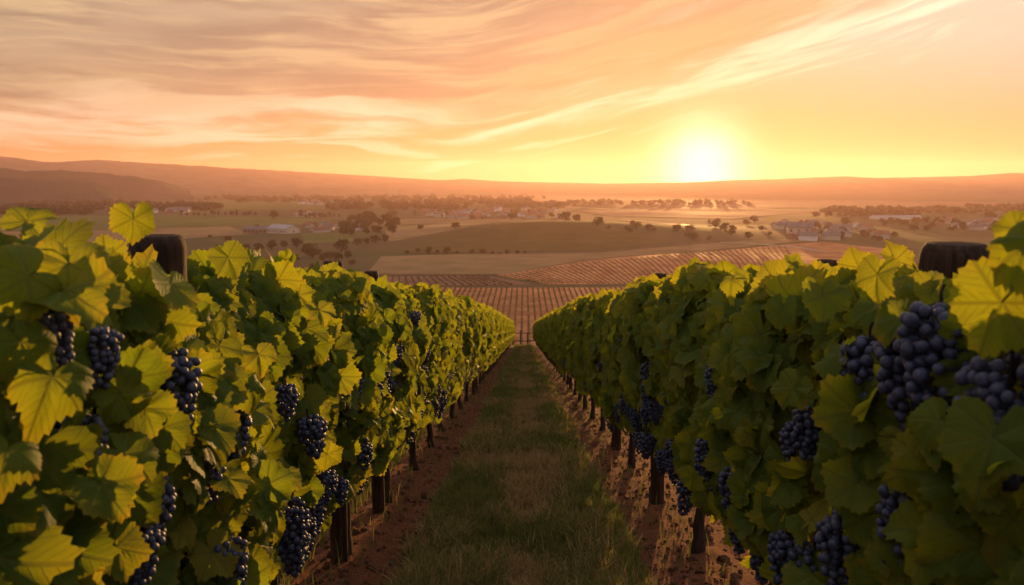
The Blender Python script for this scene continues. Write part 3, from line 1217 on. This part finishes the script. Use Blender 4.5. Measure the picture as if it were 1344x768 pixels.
# =====================================================================
# POSTS
# =====================================================================
def post_mesh(r, h, seed):
    prof = [(0.90 * r, -0.3), (0.90 * r, h * 0.5), (0.93 * r, h - 0.25), (0.985 * r, h - 0.08), (1.0 * r, h - 0.052), (0.98 * r, h - 0.030), (0.92 * r, h - 0.012),
            (0.80 * r, h - 0.001), (0.4 * r, h - 0.004), (0.0, h - 0.003)]
    n = 40
    rg = np.random.default_rng(seed)
    ang = np.linspace(0, 2 * PI, n, endpoint=False)
    wob = 1 + 0.018 * np.sin(ang * 3 + rg.uniform(0, 6)) + 0.012 * np.sin(ang * 7 + rg.uniform(0, 6)) + rg.normal(0, 0.004, n)
    V = []
    for rr, z in prof:
        for a, w in zip(ang, wob):
            V.append((rr * w * math.cos(a), rr * w * math.sin(a), z))
    Q = []
    for i in range(len(prof) - 1):
        for j in range(n):
            Q.append((i * n + j, i * n + (j + 1) % n, (i + 1) * n + (j + 1) % n, (i + 1) * n + j))
    return mesh_from('wooden_post', np.array(V), np.array(Q), [M_POST])


for i, (px, py, r, xr, lab) in enumerate(POSTS):
    d = ray(px, py)
    t = xr / d.x
    y, ztop = d.y * t, d.z * t
    gz = float(ground_z(xr, y, True))
    o = obj('wooden_post', post_mesh(r, ztop - gz, 30 + i), None, (xr, y, gz))
    o.rotation_euler = (rng.normal(0, 0.012), rng.normal(0, 0.012), rng.uniform(0, 6))
    tag(o, lab, 'post', 'wooden posts standing in the vine rows')


# =====================================================================
# GATE at the end of the path
# =====================================================================
def cyl(p, q, r, n=8):
    return tube([p, tuple((np.array(p) + np.array(q)) / 2), q], [r, r, r], n)


GY = 73.0
gz = float(ground_z(0.1, GY))
gate = thing('wooden_fence', 'low dark rail fence closing the far end of the grass path', 'fence', (0.1, GY, gz))
for x, r, h in ((-1.15, 0.05, 1.28), (-0.42, 0.065, 1.42), (0.22, 0.045, 1.25), (1.05, 0.05, 1.28)):
    V, T = cyl((x, 0, -0.2), (x, 0, h), r)
    obj('fence_post', mesh_from('fence_post', V, T, [M_POST]), gate)
for z in (0.42, 1.16):
    V, T = cyl((-1.6, -0.075, z), (1.5, -0.075, z + 0.02), 0.04)
    obj('rail', mesh_from('rail', V, T, [M_POST]), gate)


# =====================================================================
# GRASS AND CLODS
# =====================================================================
def grass(name, n, seed, mat, dry):
    rg = np.random.default_rng(seed)
    # more blades close by, wider ones far away
    u = rg.random(n)
    y = 2.6 * (71.0 / 2.6) ** u
    x = rg.uniform(-0.92, 0.92, n)
    edge = 0.74 + 0.12 * fbm(y * 1.3, np.sign(x) * 4, 5, 3)
    patch = fbm(x * 1.9 + 7, y * 0.9, 12, 3) - 0.35 * np.exp(-(x / 0.28) ** 2)
    want = patch < 0.0 if dry else patch > -0.34
    clump = fbm(x * 5, y * 4, 8, 3) > -0.42
    keep = (np.abs(x) < edge) & want & clump
    x, y, patch = x[keep], y[keep], patch[keep]
    # sparse weeds on the soil and beyond the rows
    m = int(n * (0.006 if dry else 0.09))
    xs = np.concatenate([rg.uniform(-3.6, -1.4, m), rg.uniform(1.6, 3.6, m // 10), rg.uniform(-1.3, -0.8, m // 40), rg.uniform(0.8, 1.3, m // 40)])
    ys = 2.6 * (71.0 / 2.6) ** rg.random(len(xs))
    x = np.concatenate([x, xs])
    y = np.concatenate([y, ys])
    k = len(x)
    tall = 0.6 + 0.55 * (fbm(x * 4.2, y * 3.1, 14, 3) + 0.4)
    mid = 1 - 0.30 * np.exp(-(x / 0.30) ** 2)
    L = np.clip(rg.normal(0.165, 0.05, k) * tall * mid, 0.02, 0.34)
    if dry:
        L *= 1.05
    w = np.clip(0.0020 + 0.00050 * y, 0.0025, 0.014)
    z = ground_z(x, y, True) - 0.004
    a = rg.uniform(0, 2 * PI, k)
    lean = rg.uniform(0.15, 1.0, k) * (1.15 if dry else 0.9)
    dx, dy = np.cos(a), np.sin(a)
    b0 = np.column_stack([x, y, z])
    side = np.column_stack([-dy, dx, np.zeros(k)]) * w[:, None]
    mid_p = b0 + np.column_stack([dx * lean * L * 0.28, dy * lean * L * 0.28, L * 0.55])
    tip_p = b0 + np.column_stack([dx * lean * L * 0.85, dy * lean * L * 0.85, L * (1.0 - 0.28 * lean)])
    V = np.stack([b0 - side, b0 + side, mid_p - side * 0.75, mid_p + side * 0.75, tip_p], 1).reshape(-1, 3)
    i = np.arange(k)[:, None] * 5
    T = np.concatenate([i + np.array([[0, 1, 3]]), i + np.array([[0, 3, 2]]), i + np.array([[2, 3, 4]])])
    c = np.column_stack([np.clip(rg.normal(0.5, 0.28, k), 0, 1), rg.random(k), rg.random(k), np.ones(k)])
    o = obj(name, mesh_from(name, V, T, [mat], True, None, {'tint': np.repeat(c, 5, 0)}))
    tag(o, kind='stuff')


grass('grass', 230000, 3, M_GRASS, False)
grass('dry_grass', 130000, 4, M_DRY, True)


def clods():
    rg = np.random.default_rng(77)
    n = 5200
    y = 2.4 * (40 / 2.4) ** rg.random(n)
    x = np.where(rg.random(n) < 0.5, -1, 1) * rg.uniform(0.72, 1.75, n)
    s = rg.gamma(2.0, 0.0045, n) + 0.004
    z = ground_z(x, y, True) + s * 0.15
    B, T = ICO1
    jit = rg.uniform(0.65, 1.35, (n, len(B), 1))
    sc = rg.uniform(0.6, 1.3, (n, 1, 3))
    V = B[None] * jit * sc * s[:, None, None] + np.column_stack([x, y, z])[:, None, :]
    F2 = (np.arange(n)[:, None, None] * len(B) + T[None]).reshape(-1, 3)
    o = obj('soil_clods', mesh_from('soil_clods', V.reshape(-1, 3), F2, [M_CLOD], False))
    tag(o, kind='stuff')


clods()


# =====================================================================
# VALLEY: vine rows, trees, houses
# =====================================================================
M_FARVINE = flat_noise_mat('low_vine_foliage', (0.070, 0.046, 0.024), (0.130, 0.085, 0.042), 1.2, 0.9)


def hedge_row(p, q, w, h, seed, label, group):
    rg = np.random.default_rng(seed)
    L = math.dist(p, q)
    n = max(6, int(L / 0.9))
    t = np.linspace(0, 1, n)
    cx_ = p[0] + (q[0] - p[0]) * t
    cy_ = p[1] + (q[1] - p[1]) * t
    tx, ty = (q[0] - p[0]) / L, (q[1] - p[1]) / L
    ww = w * rg.uniform(0.35, 1.25, n)
    hh = h * rg.uniform(0.30, 1.25, n) * np.where(rg.random(n) < 0.07, 0.1, 1.0)
    prof = [(-0.5, -0.15), (-0.48, 0.55), (0.0, 1.0), (0.48, 0.55), (0.5, -0.15)]
    z = ground_z(cx_, cy_) + 0.3
    V = []
    for a, zz in prof:
        V.append(np.column_stack([cx_ - ty * a * ww, cy_ + tx * a * ww, z + zz * hh]))
    V = np.stack(V, 1).reshape(-1, 3)
    k = len(prof)
    i = np.arange(n * k).reshape(n, k)
    Q = np.stack([i[:-1, :-1], i[1:, :-1], i[1:, 1:], i[:-1, 1:]], -1).reshape(-1, 4)
    o = obj('vine_row', mesh_from('vine_row', V, Q, [M_FARVINE]))
    tag(o, label, 'vine row', group)


for k in range(-36, 42):
    x = 1.4 + k * 2.05
    hedge_row((x, 190), (x, 252.5), 0.62, 0.55, 4000 + k, 'low dark row of young vines in the ribbed field just beyond the fence', 'vine rows of the near valley field')
for k in range(-36, 42):
    x = 1.4 + k * 2.05
    hedge_row((x, 255), (x, 316), 0.6, 0.5, 5000 + k, 'low dark row of young vines in the ribbed field, upper block', 'vine rows of the upper valley block')
for k in range(52):
    a = ground_hit(662 + k * 7.2, 362 - min(k, 16) * 1.1 - max(0, k - 16) * 0.62)
    b_ = ground_hit(712 + k * 6.8, 373.2)
    hedge_row(a[:2], b_[:2], 0.45, 0.38, 6000 + k, 'faint vine row slanting across the sunlit field right of centre', 'vine rows of the slanting field')
for k in range(24):
    a = ground_hit(452 + k * 8.0, 364)
    b_ = ground_hit(430 + k * 10.5, 375)
    hedge_row(a[:2], b_[:2], 0.7, 0.6, 7000 + k, 'faint vine row in the dull brown field left of centre', 'vine rows of the brown field')

M_CROWN = []
for nm, c1, c2 in (('dark_crown', (0.040, 0.040, 0.020), (0.075, 0.066, 0.030)), ('olive_crown', (0.055, 0.055, 0.022), (0.10, 0.088, 0.036)),
                   ('rusty_crown', (0.075, 0.050, 0.022), (0.12, 0.076, 0.032))):
    M_CROWN.append(flat_noise_mat(nm, c1, c2, 0.5))


def crown_mesh(seed, w, h, z0, mat, n=900, leaf=0.55):
    rg = np.random.default_rng(seed)
    lobes = []
    for _ in range(9):
        a, q = rg.uniform(0, 6.28), rg.uniform(0.15, 0.62)
        lobes.append((q * w / 2 * math.cos(a), q * w / 2 * math.sin(a), z0 + h * rg.uniform(0.22, 0.78), rg.uniform(0.22, 0.36)))
    lobes.append((0, 0, z0 + h * 0.62, 0.38))
    pos = []
    for _ in range(n):
        lx, ly, lz, r = lobes[rg.integers(len(lobes))]
        v = rg.normal(0, 1, 3)
        v /= np.linalg.norm(v)
        q = rg.uniform(0.55, 1.05)
        pos.append((lx + v[0] * r * w * 0.5 * q * 1.3, ly + v[1] * r * w * 0.5 * q * 1.3, lz + v[2] * r * h * 0.62 * q if lz + v[2] * r * h * 0.62 * q > z0 * 0.6 else rg.uniform(z0 * 0.6, lz)))
    pos = np.array(pos)
    u = norm(rg.normal(0, 1, (n, 3)))
    v = norm(np.cross(u, rg.normal(0, 1, (n, 3))))
    s = rg.uniform(0.5, 1.2, n)[:, None] * leaf
    V = np.stack([pos - u * s, pos + v * s * 0.7, pos + u * s, pos - v * s * 0.7], 1).reshape(-1, 3)
    Q = np.arange(n * 4).reshape(n, 4)
    return mesh_from('crown', V, Q, [mat], False)


def tree_trunk(seed, z0, h):
    rg = np.random.default_rng(seed)
    parts = [tube([(0, 0, -0.4), (0.1, 0, z0 * 0.6), (0.0, 0.1, z0 + h * 0.5)], [0.42, 0.32, 0.12], 8)]
    for k in range(5):
        a = k * 1.26 + rg.uniform(-.3, .3)
        e = (math.cos(a) * h * 0.3, math.sin(a) * h * 0.3, z0 + h * rg.uniform(0.35, 0.6))
        parts.append(tube([(0, 0, z0 * 0.8), (e[0] * .5, e[1] * .5, z0 + h * 0.15), e], [0.18, 0.12, 0.04], 6))
    V, T = join(parts)
    return mesh_from('trunk', V, T, [M_TRUNK])


TREES = []
for i, (nm, w, h, z0, mi) in enumerate((('round_tree', 1.0, 0.85, 0.10, 0), ('broad_tree', 1.5, 0.85, 0.10, 1), ('tall_tree', 0.62, 0.95, 0.06, 0), ('bush', 1.5, 0.95, 0.0, 2))):
    S = 10.0
    TREES.append((nm, crown_mesh(800 + i, w * S, h * S, z0 * S, M_CROWN[mi], 1000, 0.62), tree_trunk(810 + i, max(z0, .04) * S, h * S)))


def add_tree(px, py, hpx, kind, label, group, wf=1.0):
    x, y, z = ground_hit(px, py)
    dist = math.hypot(x, y)
    H = hpx * dist / F_PX / math.cos(YAW) 
    nm, cm, tm = TREES[kind]
    t = thing(nm, label, 'bush' if nm == 'bush' else 'tree', (x, y, z - 0.1), random.uniform(0, 6.28), group)
    s = H / 9.6
    t.scale = (s * wf * random.uniform(0.92, 1.08), s * wf * random.uniform(0.92, 1.08), s)
    obj('crown', cm, t)
    obj('trunk', tm, t)


SINGLE = [
    (410, 339, 23, 1, 'broad dark tree in the hollow behind the left row, beside the barn'),
    (359, 287, 12, 1, 'dark dome-shaped tree in the pasture left of the pale farmhouse'),
    (598, 300.5, 10, 3, 'lone rounded bush on the pale strip behind the olive hill'),
    (552, 302, 8, 3, 'smaller lone bush on the pale strip, left of the rounded one'),
    (671, 288.5, 11, 0, 'dark round tree in front of the town, right of its centre'),
    (741, 292.5, 17, 0, 'tallest dark tree of the clump on the right end of the olive hill'),
    (758, 294, 15, 0, 'middle tree of the clump on the right end of the olive hill'),
    (784, 297, 15, 1, 'broad right-hand tree of the clump on the right end of the olive hill'),
    (448, 331, 20, 0, 'round tree at the near end of the hollow, right of the broad dark tree'),
    (394, 285, 11, 2, 'slim tree rising beside the pale farmhouse'),
    (1071, 286, 9, 0, 'left one of the two round trees in the hazy plain on the right'),
    (1087, 286, 9, 0, 'right one of the two round trees in the hazy plain on the right'),
]
for px, py, h, k, lab in SINGLE:
    add_tree(px, py, h, k, lab, None)
HOLLOW = [(390, 325, 15, 0), (372, 325, 11, 1), (357, 328, 15, 1), (340, 330, 12, 0), (433, 341, 12, 3), (424, 343, 13, 1), (386, 346, 14, 1), (368, 350, 14, 0),
          (350, 352, 16, 1), (330, 352, 14, 3), (444, 343, 13, 0), (456, 339, 12, 1), (469, 322, 10, 3), (482, 321, 10, 0), (493, 320, 13, 0), (505, 318, 12, 0),
          (335, 366, 18, 1), (360, 372, 18, 1), (392, 366, 16, 0), (315, 345, 15, 1), (412, 356, 12, 3), (462, 348, 8, 3)]
for px, py, h, k in HOLLOW:
    add_tree(px, py, h, k, 'dark tree of the wooded hollow just behind the left vine row', 'trees of the wooded hollow')
for i in range(34):
    px, py = random.uniform(438, 522), random.uniform(285, 309)
    add_tree(px, py, random.uniform(9, 15), random.choice((0, 1, 1, 0)), 'rusty dark tree of the thick grove between barn and town', 'trees of the grove')
HEDGE = [(548, 332, 7, 3), (562, 333, 11, 0), (574, 333, 6, 3), (586, 333, 11, 1), (600, 333.5, 5, 3), (619, 333.6, 7, 3), (634, 333.7, 8, 3), (646, 333.8, 5, 3), (656, 333.8, 4, 3), (666, 333.6, 7, 3),
         (679, 333.5, 6, 3), (689, 333.2, 4, 3), (534, 333, 5, 3)]
for px, py, h, k in HEDGE:
    add_tree(px, py, h, k, 'rounded bush of the hedge line at the foot of the olive hill', 'bushes of the hedge line')
for i in range(13):
    add_tree(238 + i * 8.2 + random.uniform(-2, 2), 283 + random.uniform(-.5, .5), random.uniform(4, 8), random.choice((0, 1, 2)),
             'small tree of the line along the left pasture', 'trees along the left pasture')
for i in range(8):
    add_tree(402 + i * 6 + random.uniform(-2, 2), 286, random.uniform(5, 9), random.choice((0, 2)), 'small tree standing right of the pale farmhouse', 'trees by the farmhouse')
for i in range(16):
    add_tree(1103 + i * 6 + random.uniform(-2, 2), 285.5 + random.uniform(-.4, .4), random.uniform(6, 9.5), random.choice((0, 1)),
             'tree of the dark line across the hazy plain on the right', 'trees of the right-hand line')
for i in range(30):
    add_tree(random.uniform(540, 740), random.uniform(272, 289), random.uniform(5, 9), random.choice((0, 1, 2)), 'tree among the roofs of the valley town', 'trees of the town')
for i in range(70):
    px = random.uniform(900, 1360)
    add_tree(px, random.uniform(292, 318) if px < 1180 else random.uniform(288, 306), random.uniform(6, 12), random.choice((0, 1, 1)),
             'tree scattered among houses in the hazy valley on the right', 'trees of the right-hand settlement')
for i in range(12):
    add_tree(random.uniform(790, 900), random.uniform(296, 306), random.uniform(6, 11), random.choice((0, 1)), 'tree lost in the glow below the sun', 'trees below the sun')
for px, py, h in ((338, 300, 6), (225, 313, 6), (275, 312, 4), (300, 318, 9), (60, 318, 7), (30, 312, 5), (323, 330, 10)):
    add_tree(px, py, h, 3, 'low bush standing by itself in the left pastures', 'bushes of the left pastures')


# ---- far woods: one mass each
def wood(name, pxs, n, hm, mat, seed):
    rg = np.random.default_rng(seed)
    Vs, Qs, off = [], [], 0
    lib = [crown_mesh(seed + 40 + i, 10, 9, -1.2, mat, 110, 1.5) for i in range(3)]
    arr = []
    for me in lib:
        v = np.zeros(len(me.vertices) * 3, np.float32)
        me.vertices.foreach_get('co', v)
        arr.append(v.reshape(-1, 3))
    for _ in range(n):
        (x0, x1, y0, y1) = pxs[rg.integers(len(pxs))]
        x, y, z = ground_hit(rg.uniform(x0, x1), rg.uniform(y0, y1))
        v = arr[rg.integers(3)]
        s = hm / 9.0 * rg.uniform(0.7, 1.25)
        Vs.append(v * s * np.array([1.3, 1.3, 1]) + np.array([x, y, z - 0.5]))
        Qs.append(np.arange(len(v)).reshape(-1, 4) + off)
        off += len(v)
    o = obj(name, mesh_from(name, np.concatenate(Vs), np.concatenate(Qs), [mat], False))
    tag(o, kind='stuff')


wood('dark_wood', [(5, 290, 268, 277), (60, 160, 266, 272), (0, 120, 276, 282), (150, 280, 270, 277)], 420, 12, M_CROWN[0], 1)
wood('distant_wood', [(250, 720, 259, 263), (300, 560, 261, 266), (560, 700, 262, 270), (430, 600, 268, 276), (0, 60, 262, 266)], 520, 13, M_CROWN[0], 2)
wood('hazy_wood', [(740, 1000, 266, 270), (1080, 1340, 277, 281), (1270, 1400, 274, 278), (640, 740, 268, 273)], 300, 11, M_CROWN[1], 3)

# ---- houses
M_WALL = [flat_noise_mat('pale_render', (0.42, 0.36, 0.30), (0.50, 0.43, 0.36), 0.6), flat_noise_mat('cream_render', (0.50, 0.42, 0.33), (0.58, 0.50, 0.40), 0.6),
          flat_noise_mat('brick_wall', (0.24, 0.14, 0.10), (0.30, 0.18, 0.13), 0.6), flat_noise_mat('white_wall', (0.70, 0.66, 0.62), (0.78, 0.74, 0.70), 0.6)]
M_ROOF = [flat_noise_mat('red_tiles', (0.20, 0.085, 0.055), (0.28, 0.13, 0.085), 1.5), flat_noise_mat('grey_slates', (0.12, 0.11, 0.11), (0.19, 0.17, 0.17), 1.5),
          flat_noise_mat('metal_sheet', (0.27, 0.27, 0.29), (0.35, 0.35, 0.37), 0.5, 0.45)]
M_PANE, _b, _o = new_mat('window_glass')
principled(_b, _o, (0.03, 0.03, 0.035), 0.15, None, spec=0.5)
M_DOOR = flat_noise_mat('door_wood', (0.10, 0.06, 0.04), (0.15, 0.09, 0.06), 3)


def box_mesh(name, x0, x1, y0, y1, z0, z1, mat):
    V = [(x, y, z) for z in (z0, z1) for y in (y0, y1) for x in (x0, x1)]
    Q = [(0, 2, 3, 1), (4, 5, 7, 6), (0, 1, 5, 4), (2, 6, 7, 3), (0, 4, 6, 2), (1, 3, 7, 5)]
    return mesh_from(name, V, np.array(Q), [mat], False)


def house_parts(w, d, h, rise, wm, rm, chimney=True):
    """gabled house; ridge along x"""
    V = [(-w / 2, -d / 2, -1), (w / 2, -d / 2, -1), (w / 2, d / 2, -1), (-w / 2, d / 2, -1), (-w / 2, -d / 2, h), (w / 2, -d / 2, h), (w / 2, d / 2, h), (-w / 2, d / 2, h),
         (-w / 2, 0, h + rise - .06), (w / 2, 0, h + rise - .06)]
    bm = bmesh.new()
    vs = [bm.verts.new(v) for v in V]
    for f in ((0, 1, 5, 4), (2, 3, 7, 6), (1, 2, 6, 9, 5), (3, 0, 4, 8, 7), (0, 3, 2, 1)):
        bm.faces.new([vs[i] for i in f])
    wall = bpy.data.meshes.new('wall')
    bm.to_mesh(wall)
    bm.free()
    wall.materials.append(wm)
    e, t = 0.5, 0.22
    k = rise / (d / 2)
    bm = bmesh.new()
    for s in (-1, 1):
        pr = [(0, h + rise), (s * (d / 2 + e), h - k * e), (s * (d / 2 + e), h - k * e + t), (0, h + rise + t)]
        a = [bm.verts.new((-w / 2 - e, y, z)) for y, z in pr]
        c = [bm.verts.new((w / 2 + e, y, z)) for y, z in pr]
        for i in range(4):
            j = (i + 1) % 4
            if i != 3 or True:
                bm.faces.new((a[i], a[j], c[j], c[i]))
        bm.faces.new(a)
        bm.faces.new(c[::-1])
    bmesh.ops.remove_doubles(bm, verts=bm.verts[:], dist=0.001)
    bmesh.ops.recalc_face_normals(bm, faces=bm.faces[:])
    roof = bpy.data.meshes.new('roof')
    bm.to_mesh(roof)
    bm.free()
    roof.materials.append(rm)
    ch = box_mesh('chimney', w * .28, w * .28 + .9, -.5, .5, h + rise * .5, h + rise + 1.2, M_WALL[2]) if chimney else None
    wins = []
    n = max(2, int(w / 3.2))
    for i in range(n):
        x = -w / 2 + w * (i + 0.5) / n
        if i == n // 2:
            wins.append(('door', box_mesh('door', x - .55, x + .55, -d / 2 - .05, -d / 2 + .05, 0, 2.1, M_DOOR)))
        else:
            wins.append(('window', box_mesh('window', x - .6, x + .6, -d / 2 - .04, -d / 2 + .04, 1.0, 2.3, M_PANE)))
    wins.append(('window', box_mesh('window', w / 2 - .04, w / 2 + .04, -.6, .6, 1.0, 2.3, M_PANE)))
    return wall, roof, ch, wins


def add_house(kit, px, py, rz, s, label, group, full=True, name='house', cat='house'):
    x, y, z = ground_hit(px, py)
    t = thing(name, label, cat, (x, y, z + .2), rz, group)
    t.scale = (s, s, s)
    wall, roof, ch, wins = kit
    obj('wall', wall, t)
    r = obj('roof', roof, t)
    if ch and full:
        obj('chimney', ch, r)
    if full:
        for nm, me in wins:
            obj(nm, me, t)


KITS = [house_parts(11, 8, 3.4, 2.2, M_WALL[i % 4], M_ROOF[i % 2]) for i in range(4)]
BARN = house_parts(28, 13, 4.0, 2.8, M_WALL[1], M_ROOF[2], False)
SHED = house_parts(24, 11, 3.4, 2.2, M_WALL[2], M_ROOF[1], False)
FARM = house_parts(16, 9, 5.2, 2.4, M_WALL[1], M_ROOF[0])
add_house(BARN, 372, 306, R(-38), 1.0, 'long barn with a bright metal roof and sunlit pale end wall in the left valley', None, True, 'barn', 'barn')
add_house(SHED, 341, 306, R(-8), 1.0, 'low dark shed just left of the bright-roofed barn', None, True, 'shed', 'shed')
add_house(FARM, 398, 284.5, R(-20), 1.25, 'pale farmhouse with a red roof standing among trees in the pasture', None)
add_house(KITS[1], 413, 285, R(15), 1.0, 'small cream outbuilding beside the pale farmhouse', None)
add_house(KITS[3], 1107, 304, R(-30), 1.1, 'single bright white house in the hazy valley on the right', None)
add_house(KITS[3], 469, 302, R(-20), 0.9, 'small white house at the edge of the grove right of the barn', None)
add_house(KITS[1], 1048, 307, R(-15), 1.6, 'large pale house with a broad roof in the haze right of the sun', None)
for i in range(46):
    k = random.randrange(4)
    px = random.uniform(558, 738)
    py = random.uniform(276, 287.5) if px > 640 else random.uniform(279, 288)
    add_house(KITS[k], px, py, random.uniform(-1.2, 1.2), random.uniform(0.8, 1.3), 'tiny pale house of the town in the middle of the valley', 'houses of the valley town', False)
for i in range(16):
    add_house(KITS[random.randrange(4)], random.uniform(150, 245), random.uniform(276.5, 281), random.uniform(-1.2, 1.2), random.uniform(0.9, 1.3),
              'tiny house at the foot of the dark wood on the left', 'houses below the dark wood', False)
for i in range(16):
    add_house(KITS[random.randrange(4)], random.uniform(395, 475), random.uniform(264, 270), random.uniform(-1.2, 1.2), random.uniform(1.0, 1.5),
              'tiny far house above the farmhouse pasture', 'far houses above the farmhouse', False)
for i in range(22):
    add_house(KITS[random.randrange(4)], random.uniform(1010, 1180), random.uniform(295, 316), random.uniform(-1.2, 1.2), random.uniform(0.7, 1.1),
              'small house among trees in the haze right of the sun', 'houses right of the sun', False)
for i in range(22):
    add_house(KITS[random.randrange(4)], random.uniform(1185, 1350), random.uniform(288, 302), random.uniform(-1.2, 1.2), random.uniform(0.7, 1.1),
              'tiny house in the hazy plain near the right edge', 'houses near the right edge', False)
for i in range(10):
    add_house(KITS[random.randrange(3)], random.uniform(405, 440), random.uniform(298, 306), random.uniform(-1.2, 1.2), random.uniform(0.6, 0.9),
              'small roof half hidden in the grove right of the barn', 'roofs in the grove', False)
GREENHOUSE = house_parts(60, 10, 2.6, 1.4, M_WALL[3], M_ROOF[2], False)
add_house(GREENHOUSE, 1175, 287.5, R(3), 1.0, 'long pale greenhouse roof in front of the tree line on the right', None, False, 'greenhouse', 'greenhouse')

# ---- two lattice masts on the skyline of the plain
M_STEEL = flat_noise_mat('dull_steel', (0.12, 0.12, 0.12), (0.18, 0.18, 0.18), 1)


def mast(px, py, hpx, label):
    x, y, z = ground_hit(px, py)
    H = hpx * math.hypot(x, y) / F_PX
    parts = []
    w = H * 0.05
    for sx in (-1, 1):
        for sy in (-1, 1):
            parts.append(tube([(sx * w, sy * w, -0.5), (sx * w * .2, sy * w * .2, H)], [0.35, 0.25], 5))
    for k in range(6):
        z0, z1 = H * k / 6, H * (k + 1) / 6
        a0, a1 = w * (1 - .8 * k / 6), w * (1 - .8 * (k + 1) / 6)
        for sy in (-1, 1):
            parts.append(tube([(-a0, sy * a0, z0), (a1, sy * a1, z1)], [0.15, 0.15], 4))
            parts.append(tube([(a0, sy * a0, z0), (-a1, sy * a1, z1)], [0.15, 0.15], 4))
    V, T = join(parts)
    t = thing('lattice_mast', label, 'mast', (x, y, z))
    obj('tower', mesh_from('tower', V, T, [M_STEEL]), t)
    for k in (0.72, 0.86):
        V, T = tube([(-H * .14, 0, H * k), (H * .14, 0, H * k)], [0.25, 0.25], 5)
        obj('crossarm', mesh_from('crossarm', V, T, [M_STEEL]), t)


mast(507, 264, 13, 'left and shorter one of two lattice masts rising from the far trees')
mast(525, 264, 16, 'right and taller one of two lattice masts rising from the far trees')
